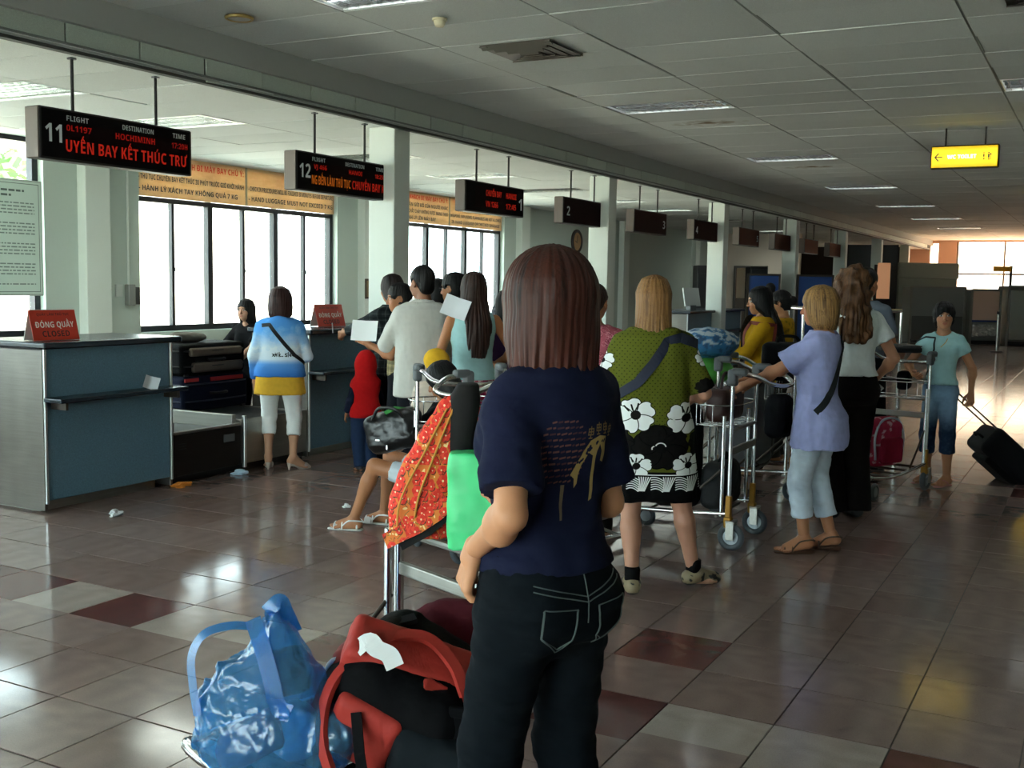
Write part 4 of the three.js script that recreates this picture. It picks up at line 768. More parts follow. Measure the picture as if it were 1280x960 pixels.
  // upper garment
  for (const C of [].concat(o.top || [])) {
    const f = new Field(C.cell || cell), gr = (C.grow ?? .013) * s, hem = C.hem * s;
    let rows = tab; if (C.rows) rows = C.rows.map((r) => [r[0] * s, r[1] * s * g, r[2] * s * g, (r[3] || 0) * s, (r[4] || 0) * s]);
    f.add(W(prof(rows, hem, 1.40 * s, gr)));
    if ((o.sex || 'f') === 'f' && !o.kid && !C.noBust) for (const d of [1, -1]) f.add(W(ell(S([d * .07, 1.2, .085]), S([.066, .068, .06]))), .035);
    const n = C.slv ?? .6;
    for (const k of ['L', 'R']) {
      if (C.only && !C.only.includes(k)) continue;
      if (n > 0) { const r0 = (.046 * (o.arm || 1) + .003) * s + gr * .45; f.add(cone(sh[k], n <= 1 ? add3(sh[k], sub3(el[k], sh[k]), n) : el[k], r0, (n <= 1 ? (C.sr || .05) : .042) * s + (n > 1 ? gr * .5 : 0), n <= 1 ? 'b' : ''), .03); if (n > 1) f.add(cone(el[k], add3(el[k], sub3(wr[k], el[k]), n - 1), .042 * s + gr * .4, (C.sr || .034) * s, 'b'), .015); }
    }
    if (C.extra) for (const [p, kk] of C.extra({ s, sh, el, wr, W, S })) f.add(p, kk || .02);
    const nk = C.neck || [.066, .045, .07, .02]; f.cut(W(ell(S([0, 1.415, nk[3]]), S(nk.slice(0, 3)))), .01);
    if (C.collar) { f.add(W(ell(S([0, 1.402, -.012]), S([.085, .03, .08]))), .012); f.cut(W(cone(S([0, 1.36, -.01]), S([0, 1.5, .012]), .058 * s, .068 * s)), .008); }
    if (C.arm0) for (const k of ['L', 'R']) { const d = k === 'L' ? 1 : -1; f.cut(W(ell(S([d * (C.arm0), 1.33, -.01]), S([.055, .1, .11]))), .01); }
    put(C.name || 'shirt', f, C.c, C.mat, fold(C.wr ?? .005, C.fx, C.fy), C.uv ? (x, y, z) => { const q = inv(x, y, z); return [Math.atan2(q[0], -q[2]) / (2 * PI) + .5, q[1] / s]; } : undefined, C.label);
  }
  // shoes
  const shc = lin(o.shoeC || '#1a1a1c');
  for (const k of ['L', 'R']) if (o.shoe && !(o.shoeOnly && o.shoeOnly !== k)) {
    const p = fp(k), d = k === 'L' ? -1 : 1, H = hl, f = new Field(.006), sole = (y, th) => { for (const [a, b, r] of [[-.035, .03, .03], [.03, .1, .03], [.1, .15, .034]]) f.add(cone(p(a, 0, y), p(b, d * -.004, y), r * s, (r + .001) * s, '', 1), .01); f.keep((x, yy) => { const lim = y + th; return yy - p(0, 0, lim)[1]; }); };
    if (o.shoe === 'sneaker') {
      f.add(cone(p(-.025, 0, .05), p(.02, 0, .065), .043 * s, .045 * s)).add(cone(p(.02, 0, .06), p(.14, 0, .034), .044 * s, .032 * s), .02).add(ell(p(.13, d * -.003, .03), S([.046, .03, .05])), .02).cut(ell(p(-.002, 0, .125), S([.034, .06, .036])), .008).keep((x, y) => p(0, 0, 0)[1] - y + .002);
      const sh2 = put('shoe', f, (x, y, z) => (y - p(0, 0, 0)[1] < .022 ? lin(o.soleC || '#20221f') : noise(x * 30, y * 44, z * 30) > .22 && o.shoe2 ? lin(o.shoe2) : shc), shoeM);
    } else if (o.shoe === 'heel') {
      put('shoe', f.add(cone(p(-.03, 0, .012 + H), p(.04, 0, .012 + H * .7), .026 * s, .026 * s)).add(cone(p(.04, 0, .012 + H * .7), p(.1, 0, .012), .026 * s, .032 * s), .01).add(cone(p(.1, 0, .012), p(.165, 0, .012), .033 * s, .022 * s), .01).add(ell(p(.12, 0, .03), S([.042, .03, .05])), .012).add(cone(p(-.04, 0, .015 + H), p(-.042, 0, .004), .02 * s, .008 * s, 'b'), .01).keep((x, y) => p(0, 0, 0)[1] - y), shc, shoeM);
    } else {
      const y0 = .004; f.add(cone(p(-.035, 0, y0 + (H - .012) * 1), p(.03, 0, y0 + (H - .012) * .8), .033 * s, .031 * s, '', 1), .01).add(cone(p(.03, 0, y0 + (H - .012) * .8), p(.11, d * -.003, y0), .031 * s, .037 * s), .012).add(cone(p(.11, d * -.003, y0), p(.16, d * -.004, y0), .037 * s, .028 * s), .012).keep((x, y, z) => { const q = Math.hypot(x - p(-.04, 0, 0)[0], z - p(-.04, 0, 0)[2]) / (.16 * s); return y - p(0, 0, .012 + (H - .012) * clamp(1 - q))[1]; }).keep((x, y) => p(0, 0, 0)[1] - y);
      const so = put('sandal', f, lin(o.soleC || '#5a3b22'), shoeM);
      const st = []; const arc = (f0, r0, u0) => tube([p(f0, -r0, .012), p(f0, -r0 * .8, u0 * .7), p(f0, 0, u0), p(f0, r0 * .8, u0 * .7), p(f0, r0, .012)], .006, 6);
      if (o.shoe === 'flip') st.push(tube([p(.13, d * .012, .03), p(.09, -.02, .056), p(.03, -.036, .03)], .007, 6), tube([p(.13, d * .012, .03), p(.09, .02, .056), p(.03, .036, .03)], .007, 6));
      else { st.push(arc(.12, .04, .05), arc(.075, .038, .068), tube([p(-.064, 0, .05 + H), p(-.03, .036, .06 + H), p(.03, .035, .06 + H * .6), p(.075, .036, .03)], .005, 6), tube([p(-.064, 0, .05 + H), p(-.03, -.036, .06 + H), p(.03, -.035, .06 + H * .6), p(.075, -.036, .03)], .005, 6)); if (o.shoeWide) st.push(...[.09, .1, .11, .13].map((q) => arc(q, .041, .052)), arc(-.03, .036, .06)); }
      part('strap', st, mat(o.shoeC || '#5a3b22', .6), so);
    }
    if (o.sock) { const f2 = new Field(.008); f2.add(cone(p(0, 0, .06), p(0, 0, .15), .04 * s, .042 * s, 'b')).add(cone(p(-.01, 0, .05), p(.05, 0, .05), .04 * s, .036 * s), .01); put('sock', f2, lin(o.sock), clothM); }
  }
  t.userData.J = undefined; delete t.userData.J;
  return { t, s, tab, fwd, inv, sh, el, wr, hd, hp, HM, W, S, put, kn, an, hip };
}
const ray = new THREE.Raycaster();
function snap(geos, p, c, off) { // moves p along the line from c through p onto the outermost of these surfaces
  const C = V(...c), d = V(...p).sub(C).normalize(), o = C.clone().addScaledVector(d, .9); ray.set(o, d.clone().negate()); let best = null;
  for (const g of geos) for (const h of ray.intersectObject(new THREE.Mesh(g, snapM))) if (!best || h.distance < best.distance) best = h;
  return best ? best.point.addScaledVector(d, off).toArray() : p;
}
const snapM = new THREE.MeshBasicMaterial({ side: THREE.DoubleSide });
function strapOn(P, pts, w, m, off = .03, name = 'bag_strap', on) { // pts: [phi, y] over the torso, y at 1.65 m scale
  const s = P.s, q = []; for (let i = 0; i < pts.length - 1; i++) for (let k = 0; k < 6; k++) { const a = pts[i], b = pts[i + 1], t = k / 6; q.push(P.fwd(surf(P.tab, lerp(a[1], b[1], t) * s, lerp(a[0], b[0], t), off))); }
  const e = pts[pts.length - 1]; q.push(P.fwd(surf(P.tab, e[1] * s, e[0], off)));
  if (on) { const gs = on.map((n) => P.t.getObjectByName(n).geometry); for (let i = 0; i < q.length; i++) { const c = P.fwd([0, 0, 0]), cc = P.fwd([0, Math.min(q[i][1], 1.33 * s), 0]); q[i] = snap(gs, q[i], [cc[0], Math.min(q[i][1], 1.33 * s), cc[2]], .003); } }
  return part(name, ribbon(q, (p) => { const c = P.fwd([0, p[1], 0]); return [p[0] - c[0], 0.001 + (p[1] > 1.36 * s ? .6 : 0), p[2] - c[2]]; }, w), m, P.t);
}
const softBag = (prims, col, o = {}) => { const f = new Field(o.cell || .012); for (const [p, k] of prims) f.add(p, k ?? .03); for (const p of o.cuts || []) f.cut(p, .01); const w = o.wr ?? .006, q = o.fr || 13; return paintG(f.mesh((x, y, z) => w * fbm(x * q, y * q, z * q)), typeof col === 'function' ? col : () => col, o.uv); };
// ---------------------------------------------------------------- printed cloth
const wear = (tex, r = .9) => phys('#ffffff', r, 0, { map: tex, specularIntensity: .25 });
function uvBody(y0, h, G = .86, front = false) { return (inv, s) => (x, y, z) => { const q = inv(x, y, z); return [q[2] <= .03 ? .5 - q[0] / s / G : front ? .5 - q[0] / s / G : .02, (q[1] / s - y0) / h]; }; }
const poloTex = canvasTex(1536, 1024, (g, w, h) => { // covers the whole girth; back centre at u = 0.5; y from 0.80 to 1.45
  g.fillStyle = '#161a31'; g.fillRect(0, 0, w, h);
  for (let i = 0; i < 5000; i++) { g.fillStyle = `rgba(${rnd() > .5 ? '40,48,84' : '8,10,22'},.12)`; g.fillRect(rnd(0, w), rnd(0, h), 3, 3); }
  const px = (m) => w / 2 + m / .86 * w, py = (y) => h - (y - .8) / .65 * h, R = (m) => m / .86 * w;
  g.strokeStyle = '#5b3a38'; g.lineWidth = 7;
  for (let k = 0; k < 11; k++) { const y = 1.272 - k * .0135, half = .052 * Math.sin(PI * clamp((k + 1.5) / 13)) + .012; for (let x = -.055 - half; x < -.055 + half;) { const l = rnd(.006, .016); g.strokeStyle = rnd() > .35 ? '#6b4640' : '#4a2f34'; g.beginPath(); g.moveTo(px(x), py(y + rnd(-.001, .001))); g.lineTo(px(x + l), py(y + .002)); g.stroke(); x += l + .003; } }
  g.fillStyle = '#6a5c46'; g.beginPath(); g.moveTo(px(-.052), py(1.13)); g.lineTo(px(-.042), py(1.13)); g.lineTo(px(-.046), py(1.05)); g.lineTo(px(-.052), py(1.05)); g.fill();
  const gold = '#a38a55'; g.fillStyle = g.strokeStyle = gold; g.lineCap = 'round'; g.lineJoin = 'round';
  const poly = (p) => { g.beginPath(); p.forEach((q, i) => g[i ? 'lineTo' : 'moveTo'](px(q[0]), py(q[1]))); g.closePath(); g.fill(); };
  poly([[-.018, 1.142], [-.030, 1.152], [-.018, 1.168], [.0, 1.2], [.022, 1.226], [.05, 1.236], [.075, 1.232], [.08, 1.17], [.066, 1.175], [.062, 1.2], [.054, 1.215], [.046, 1.20], [.043, 1.09], [.033, 1.085], [.035, 1.19], [.02, 1.198], [.002, 1.172], [-.006, 1.15], [-.008, 1.13], [-.016, 1.12]]);
  g.fillStyle = '#1b2038'; for (let i = 0; i < 24; i++) { const t = rnd(), x = lerp(-.012, .072, t), y = lerp(1.175, 1.226, Math.min(1, t * 1.7)) + rnd(-.008, .004); g.beginPath(); g.ellipse(px(x), py(y), R(.0032), R(.0026), rnd(0, 3), 0, 7); g.fill(); }
  g.strokeStyle = '#7c6644'; g.lineWidth = 5; for (let c = 0; c < 4; c++) { const x = px(.012 + c * .024), y = py(1.262 - (c - 1.5) ** 2 * .004); g.strokeRect(x, y, R(.014), R(.012)); g.beginPath(); g.moveTo(x, y + R(.006)); g.lineTo(x + R(.014), y + R(.006)); g.moveTo(x + R(.007), y - R(.004)); g.lineTo(x + R(.007), y + R(.018)); g.moveTo(x + R(.003), y + R(.019)); g.lineTo(x + R(.012), y + R(.019)); g.stroke(); }
});
const dressTex = canvasTex(1536, 1536, (g, w, h) => { // y from 0.50 to 1.45, girth 1.2 m
  const px = (m) => w / 2 + m / 1.2 * w, py = (y) => h - (y - .5) / .95 * h, R = (m) => m / 1.2 * w;
  g.fillStyle = '#565b1c'; g.fillRect(0, 0, w, h); g.fillStyle = '#2d3010';
  for (let r = 0; r < 40; r++) for (let c = 0; c < 48; c++) { g.beginPath(); g.arc(px(-.6 + c * .026 + (r & 1) * .013), py(.9 + r * .0145), R(.0036), 0, 7); g.fill(); }
  g.fillStyle = '#0c0b0a'; g.fillRect(0, py(.672), w, h);
  const flower = (x, y, r, rot, petal, ctr, n = 5) => { g.save(); g.translate(px(x), py(y)); g.rotate(rot); const rr = R(r); g.fillStyle = petal; for (let i = 0; i < n; i++) { g.save(); g.rotate(i * 2 * PI / n); const kk = n === 5 ? [.5, .62] : [.62, .6]; g.beginPath(); g.moveTo(0, 0); g.bezierCurveTo(-rr * kk[0], -rr * .3, -rr * kk[1], -rr * .98, -rr * .2, -rr * (.94 + .1 * (i % 2))); g.bezierCurveTo(-rr * .02, -rr * .82, rr * .05, -rr * 1.08, rr * .3, -rr * .96); g.bezierCurveTo(rr * kk[1], -rr * .86, rr * kk[0], -rr * .3, 0, 0); g.fill(); g.strokeStyle = n === 5 ? '#1a1614' : '#000'; g.lineWidth = rr * .045; g.stroke(); g.restore(); }
    g.strokeStyle = ctr; g.lineWidth = rr * .085; g.lineCap = 'round'; for (let i = 0; i < 3; i++) { g.beginPath(); g.moveTo((i - 1) * rr * .2, -rr * .3); g.lineTo((i - 1) * rr * .34, -rr * .62); g.stroke(); } g.fillStyle = ctr; g.beginPath(); g.ellipse(rr * .06, 0, rr * .24, rr * .28, .4, 0, 7); g.fill(); g.restore(); };
  for (const [x, y, r] of [[-.20, .80, .115], [.045, .80, .14], [.31, .81, .12], [-.45, .8, .12], [.55, .8, .12]]) { flower(x, y, r, x * 9, '#0f0d0c', '#090808', 7); g.strokeStyle = '#e6e8e6'; g.lineWidth = R(.007); g.beginPath(); g.arc(px(x), py(y), R(.026), 3.4, 6.2); g.stroke(); g.beginPath(); g.arc(px(x - .03), py(y - .008), R(.014), 2.6, 4.6); g.stroke(); }
  for (const [x, y, r, q] of [[-.09, .955, .108, -.25], [.17, .945, .102, .25], [-.31, .93, .1, .5], [.42, .94, .1, -.2], [-.55, .94, .1, .1]]) flower(x, y, r, q, '#eceeed', '#14110f');
  for (const [x, y, r, q] of [[-.08, .70, .082, .1], [.185, .705, .08, -.2], [-.29, .705, .08, .3], [.4, .7, .08, 0], [-.5, .7, .08, 0]]) flower(x, y, r, q, '#e6e9e8', '#14110f');
  for (const [x, y] of [[.09, .93], [-.17, .88], [.255, .865], [-.02, .70], [.28, .72]]) { g.strokeStyle = '#e6e8e6'; g.lineWidth = R(.012); g.beginPath(); g.arc(px(x), py(y), R(.022), 3.5 + x * 9, 5.8 + x * 9); g.stroke(); }
  for (const [x, y, r, q] of [[-.265, 1.225, .07, 0], [-.262, 1.10, .065, 1], [.272, 1.25, .06, 2], [.275, 1.1, .055, 1]]) flower(x, y, r, q, y < 1.12 ? '#100e0d' : '#eceeed', '#14110f');
  g.fillStyle = '#0b0a09'; g.fillRect(0, py(.655), w, h); g.fillStyle = '#e4e6e4'; g.fillRect(0, py(.66), w, R(.006));
  g.lineCap = 'butt'; g.strokeStyle = '#e0e2e0'; for (let b = 0, x = -.62; x < .62; b++) { const W = .062; for (let k = 0; k < 6; k++) { g.lineWidth = R(.0062); g.beginPath(); const u = k / 5; if (b % 2) { g.moveTo(px(x + u * W), py(.648)); g.quadraticCurveTo(px(x + u * W * .6 + .01), py(.62), px(x + W * .3 + u * .03 - .02), py(.575)); } else { g.moveTo(px(x), py(.645 - u * .062)); g.quadraticCurveTo(px(x + W * .5), py(.652 - u * .05), px(x + W), py(.63 - u * .058)); } g.stroke(); } x += W; }
  g.fillStyle = '#090808'; g.fillRect(0, py(.572), w, h);
});
const plaidTex = (a, b, c) => canvasTex(256, 256, (g, w, h) => { g.fillStyle = a; g.fillRect(0, 0, w, h); g.globalAlpha = .5; for (const [p, q, col] of [[20, 50, b], [110, 20, c], [170, 46, b], [232, 10, c]]) { g.fillStyle = col; g.fillRect(p, 0, q, h); g.fillRect(0, p, w, q); } });
const plaidDark = plaidTex('#272c2e', '#131618', '#59605f'), plaidGrey = plaidTex('#8d9299', '#555b66', '#c3c6cb'), plaidTan = plaidTex('#8f825f', '#5f5a44', '#b9ab80');
plaidDark.repeat.set(9, 9); plaidGrey.repeat.set(12, 12); plaidTan.repeat.set(10, 10);
const pinkTex = canvasTex(256, 256, (g, w, h) => { g.fillStyle = '#a85664'; g.fillRect(0, 0, w, h); for (let i = 0; i < 60; i++) { g.strokeStyle = rnd() > .5 ? '#d8929a' : '#6d2f3c'; g.lineWidth = 4; g.beginPath(); g.arc(rnd(0, w), rnd(0, h), rnd(6, 22), 0, rnd(3, 6)); g.stroke(); } }); pinkTex.repeat.set(6, 6);
const jacketTex = canvasTex(1536, 1024, (g, w, h) => { // tie-dyed hoodie, y from 0.80 to 1.45
  const py = (y) => h - (y - .8) / .65 * h, px = (m) => w / 2 + m / .86 * w, gr = g.createLinearGradient(0, py(1.42), 0, py(.84));
  for (const [k, c] of [[0, '#4a8fd8'], [.24, '#5a9ce0'], [.4, '#a9cdee'], [.5, '#dce9f2'], [.68, '#d3e4f2'], [.76, '#5b97dc'], [1, '#2f6fc4']]) gr.addColorStop(k, c); g.fillStyle = gr; g.fillRect(0, 0, w, h);
  for (let i = 0; i < 160; i++) { g.fillStyle = `rgba(${rnd() > .5 ? '90,160,226' : '226,238,246'},.10)`; g.beginPath(); g.ellipse(rnd(0, w), py(rnd(1.08, 1.32)), rnd(20, 70), rnd(20, 60), 0, 0, 7); g.fill(); }
  g.fillStyle = g.strokeStyle = '#10131c'; g.lineWidth = 12; g.lineCap = 'round'; // brush lettering, most of it unreadable
  let x = px(-.05); const y = py(1.05); const st = (...p) => { g.beginPath(); p.forEach((q, i) => g[i ? 'lineTo' : 'moveTo'](x + q[0] * 46, y - q[1] * 62)); g.stroke(); };
  st([0, .1], [.7, .5], [.1, .6], [.75, .05]); x += 44; st([0, .1], [.1, .7], [.45, .2], [.6, .75]); x += 40; st([.1, .1], [.1, .6]); st([.1, .85], [.1, .9]); x += 22; st([.1, 0], [.1, 1]); st([.5, .6], [.1, .35], [.55, .05]); x += 36; st([.1, .1], [.6, .1]); x += 56;
  st([.8, .75], [.2, .7], [.15, .45], [.75, .35], [.7, .05], [.1, .1]); x += 48; st([.1, 0], [.1, 1.05]); x += 20; st([.6, .1], [.1, .3], [.2, .65], [.6, .55]); st([.6, 1.0], [.6, .05]); x += 42; st([.1, .3], [.6, .4], [.3, .65], [.1, .3], [.6, .05]);
});
const denim = (base, fade) => (x, y, z) => { const n = .5 + .5 * noise(x * 60, y * 60, z * 60); return mix3(lin(base), lin(fade), clamp(.18 * n)); };
const worn = (dark, light, y0, y1) => (x, y, z) => mix3(lin(dark), lin(light), clamp(sstep(y1, y0, y) * sstep(y0 - .3, y0 - .05, y) * .9 * (z > 0 ? 1 : .55) + .12 * noise(x * 50, y * 50, z * 50)));
const flat = (c, v = .06) => { const a = lin(c), b = a.map((q) => q * (1 - v * 3)); return (x, y, z) => mix3(a, b, .5 + .5 * noise(x * 40, y * 40, z * 40)); };
const strapM = mat('#14161c', .75), navyStrap = mat('#121a30', .75);
const uvT = uvBody;
// ---------------------------------------------------------------- the cast
{ // foreground woman
  const P = person({ label: 'woman in a navy polo shirt and dark jeans standing nearest, seen from behind', H: 1.645, x: -1.107, z: -2.244, turn: camT(40), skin: '#c98d66', g: .93, deep: 1.06, cell: .009, hcell: .0035, headCell: .0045, arm: .98, shw: .84,
    hair: 'bob', hairC: '#150908', hairC2: '#54281c', streak: .8, tip: .35, hairCell: .0042, hairW: 1, head: [-.12, .05, .03],
    al: .95, L: { h: [.155, .965, .075], curl: [.75, .8, .85, .9], thumb: [-.35, 0, 1], pole: [.45, -.2, -1], dir: [.1, -1, .3] }, R: { h: [-.11, 1.04, .2], pole: [-.3, -.8, -.5], curl: .8 },
    legs: { L: { a: [.11, .03] }, R: { a: [-.12, -.03] } }, shoe: 'sneaker', shoeC: '#1a1b1e',
    bottom: { hem: .06, c: denim('#070c11', '#17222a'), grow: .012, wr: .012, seat: 1, hr: .095, kr: .068, fr: .072, top: .985, cell: .009, name: 'jeans' },
    top: { hem: .925, slv: .8, sr: .068, grow: .02, c: [1, 1, 1], mat: wear(poloTex, .9), wr: .015, fx: 8, fy: 13, cell: .008, collar: 1, uv: 1, name: 'polo_shirt' } });
  const shirt = P.t.getObjectByName('polo_shirt'), p = shirt.geometry.attributes.position, u = shirt.geometry.attributes.uv, f = uvT(.8, .65)(P.inv, P.s); for (let i = 0; i < p.count; i++) u.setXY(i, ...f(p.getX(i), p.getY(i), p.getZ(i)));
  // jeans stitching: yoke, pockets, seam, belt loops
  const thr = mat('#56625f', .8), jeans = P.t.getObjectByName('jeans'), at = (phi, y, o = .0012) => { const p = P.fwd(surf(P.tab, y * P.s, phi, .03)), c = P.fwd([0, y * P.s, 0]); return snap([jeans.geometry], p, c, o); };
  const dense = (pts, n = 8) => pts.slice(1).flatMap((b, i) => [...Array(n)].map((_, k) => [lerp(pts[i][0], b[0], k / n), lerp(pts[i][1], b[1], k / n)])).concat([pts[pts.length - 1]]), line = (pts, r = .0015) => { const d = dense(pts); return tube(d.map(([a, y]) => at(PI + a, y)), r, 5, false, d.length * 2); }, seams = [];
  for (const d of [1, -1]) for (const o of [0, .012]) seams.push(line([[d * .95, .915 - o], [d * .5, .898 - o], [0.02 * d, .88 - o]]));
  seams.push(line([[0.0, .95], [-.01, .92], [0, .87], [.0, .82]]), line([[1.45, .9], [1.5, .8]]));
  part('stitching', seams, thr, jeans);
  for (const d of [1, -1]) part('back_pocket', [0, .012].map((o) => line([[d * (.24 + o), .855], [d * (.82 - o), .865], [d * (.85 - o), .80], [d * (.58), .752 + o], [d * (.29 + o), .782], [d * (.24 + o), .855]])), thr, jeans);
}
{ // flowered dress
  const rows = [[.50, .245, .18, 0], [.56, .242, .178, 0], [.70, .222, .165, 0], [.86, .205, .15, -.01], [.98, .185, .13, 0], [1.1, .175, .122, .005], [1.22, .182, .128, .01], [1.30, .185, .118, 0], [1.35, .172, .095, -.012], [1.39, .115, .07, -.018], [1.42, .06, .055, -.015]];
  const P = person({ label: 'woman in a green and black-and-white flowered dress, seen from behind', H: 1.6, x: -1.987, z: -5.177, turn: camT(-4), skin: '#c08a70', g: 1.04, hair: 'shoulder', hairC: '#5b3d22', hairC2: '#9a7043', hairCell: .0055, hairW: 1.1, head: [-.05, 0, 0], leg: 1.08, cell: .012,
    L: { h: [.2, 1.0, .26], pole: [.4, -.3, -.7], curl: .5 }, R: { h: [-.22, 1.0, .24], pole: [-.4, -.3, -.7], curl: .5 }, legs: { L: { a: [.075, -.05], yaw: .05 }, R: { a: [-.26, .16], yaw: -1.0 } },
    shoe: 'sneaker', shoeC: '#8a7a5e', shoe2: '#16130f', soleC: '#1c201d', sock: '#0d0d0e',
    top: { hem: .515, slv: .95, sr: .066, grow: .012, rows, c: [1, 1, 1], mat: wear(dressTex), wr: .014, fx: 9, fy: 4, cell: .01, name: 'dress', uv: 1, neck: [.075, .04, .075, .01] } });
  const d = P.t.getObjectByName('dress'), p = d.geometry.attributes.position, u = d.geometry.attributes.uv, f = uvT(.5, .95, 1.2, true)(P.inv, P.s); for (let i = 0; i < p.count; i++) u.setXY(i, ...f(p.getX(i), p.getY(i), p.getZ(i)));
  strapOn(P, [[PI - 2.0, 1.28], [PI - 1.0, 1.35], [PI - .5, 1.33], [PI, 1.22], [PI + .5, 1.12], [PI + 1.0, 1.06], [PI + 1.8, 1.0]].map(([a, y]) => [2 * PI - a, y]), .05, navyStrap, .03, 'bag_strap', ['dress']);
}
{ // lavender woman
  const P = person({ label: 'woman in a lavender blouse and white capri trousers pushing a luggage trolley', H: 1.56, x: -1.46, z: -6.52, turn: camT(64), skin: '#b07653', hair: 'bobThick', hairC: '#3a2415', hairC2: '#a9804c', streak: 1.1, hairCell: .0055, head: [.12, .08, 0], cell: .012, hcell: .0045,
    L: { h: [.12, 1.02, .46], pole: [.5, -.6, -.5], curl: .9, thumb: [-.7, .6, .2] }, R: { h: [-.17, 1.03, .46], pole: [-.6, -.5, -.5], curl: .9 }, legs: { L: { a: [.09, .03], yaw: .35 }, R: { a: [-.1, -.1], yaw: .2 } },
    shoe: 'wedge', shoeC: '#4f3826', soleC: '#4a2f1d', bottom: { hem: .22, c: flat('#d7e4f2'), grow: .014, wr: .012, seat: 1, fr: .068, kr: .066, name: 'capri_trousers' },
    top: { hem: .67, slv: .8, sr: .085, grow: .02, rows: [[.64, .2, .155, -.015], [.72, .196, .152, -.02], [.86, .184, .14, -.022], [.94, .158, .112, -.005], [1.0, .132, .098, .005], [1.06, .138, .1, .008], [1.2, .16, .112, .01], [1.28, .165, .108, 0], [1.345, .155, .088, -.012], [1.385, .11, .066, -.018], [1.42, .062, .056, -.015]], c: flat('#a9aede'), wr: .014, fx: 12, fy: 5, name: 'blouse', neck: [.12, .07, .09, -.035] } });
  strapOn(P, [[PI * .5 + 2.6, 1.2], [PI + .75, 1.34], [PI + .45, 1.36], [PI + .1, 1.28], [PI - .35, 1.14], [PI - .8, 1.02], [PI - 1.5, .90]], .04, strapM, .04, 'bag_strap', ['blouse']);
  const b = solo('shoulder_bag', 'black shoulder bag at the hip of the woman in lavender', 'bag', softBag([[rb([0, 0, 0], [.15, .13, .06], .05), 0]], flat('#0d0e12'), { wr: .012 }), clothM, [P.t.position.x - .22, .80, P.t.position.z + .03], [0, camT(64), .1]);
}
{ // white T-shirt
  person({ label: 'woman in a white T-shirt with long wavy brown hair, seen from behind', H: 1.69, x: -1.50, z: -7.6, turn: camT(12), skin: '#b98263', hair: 'curly', hairC: '#2c1a10', hairC2: '#6d4a2c', hairCell: .006, head: [-.2, 0, .06], cell: .013, g: 1.04,
    L: { h: [.2, .98, .25], pole: [.5, -.4, -.6] }, R: { h: [-.24, .9, .12], pole: [-.6, -.2, -.7] }, shoe: 'sneaker', shoeC: '#111113', bottom: { hem: .03, c: flat('#15110f'), grow: .018, wr: .006, fr: .1, kr: .085, name: 'trousers' },
    top: { hem: .955, slv: .55, sr: .07, grow: .026, c: flat('#e6ecec', .03), wr: .016, fx: 11, fy: 6, name: 't_shirt', neck: [.085, .05, .08, 0] } });
}
{ // man beyond her
  const P = person({ label: 'man in a grey shirt and dark trousers with a white tick mark, half hidden', sex: 'm', H: 1.72, x: -1.775, z: -9.49, turn: camT(-46), skin: '#a9714f', hair: 'crop', hairC: '#0d0a09', cell: .014,
    L: { h: [.2, .95, .2] }, R: { h: [-.2, .98, .24] }, shoe: 'sneaker', shoeC: '#1b1b1c', bottom: { hem: .03, c: flat('#1d1e1f'), grow: .02, fr: .085, kr: .08, name: 'trousers' },
    top: { hem: .93, slv: .7, sr: .072, grow: .022, c: flat('#6f7884'), wr: .007, name: 'shirt' } });
  const tr = P.t.getObjectByName('trousers').geometry, c = add3(P.hip.R, sub3(P.kn.R, P.hip.R), .35), mk = [[-.05, .07], [-.01, .035], [.05, -.01], [0, -.055], [-.05, -.1]].map(([a, b]) => snap([tr], [c[0] - .72 * .3 - .69 * a * 1.2, c[1] + b, c[2] - .69 * .3 + .72 * a * 1.2], [c[0] - .69 * a, c[1] + b, c[2] + .72 * a], .003));
  part('tick_mark', ribbon(mk, () => [-.72, 0, -.69], .022, .002), mat('#e4e6e6', .6), P.t);
}
{ // girl with suitcase
  const P = person({ label: 'girl in a pale blue T-shirt and jean capris facing the camera beside the suitcase', H: 1.45, x: -1.13, z: -9.36, turn: camT(148), skin: '#b57f5c', hair: 'bangs', hairC: '#0b0808', hairC2: '#171210', head: [.28, -.08, .03], cell: .011, hcell: .0045, headCell: .0045, hs: 1.06, kid: 1, g: .8,
    L: { h: [.27, .86, .06], curl: .9, pole: [.4, -.1, -.9], thumb: [-.6, 0, .7] }, R: { h: [-.2, 1.02, .2], pole: [-.7, -.5, -.5], curl: .6 }, legs: { L: { a: [.1, .05], yaw: -.4 }, R: { a: [-.09, -.03], yaw: -.5 } }, shoe: 'flip', shoeC: '#b5767a', soleC: '#b57a78',
    bottom: { hem: .29, c: worn('#22324a', '#86a6c4', .72, .9), grow: .012, wr: .006, fr: .07, kr: .064, name: 'jean_capris' }, top: { hem: .915, slv: .45, sr: .065, grow: .02, c: flat('#a5cfd3', .04), wr: .006, name: 't_shirt', neck: [.075, .055, .08, .03] } });
  part('necklace_strap', tube([[.055, 1.36, -.04], [.06, 1.375, .02], [.035, 1.3, .095], [0, 1.26, .105]].map((p) => P.fwd(P.S(p))), .004, 6), mat('#c9a869', .5), P.t);
  strapOn(P, [[-1.9, 1.25], [-1.2, 1.345], [-.6, 1.345], [-.5, 1.24], [-.75, 1.1], [-1.2, 1.0]], .014, strapM, .03, 'bag_strap', ['t_shirt']);
  solo('handbag', 'small black handbag hanging at the side of the girl in pale blue', 'bag', softBag([[rb([0, 0, 0], [.05, .075, .09], .03), 0]], flat('#0e0e10')), clothM, [-1.4, .83, -9.28]);
}
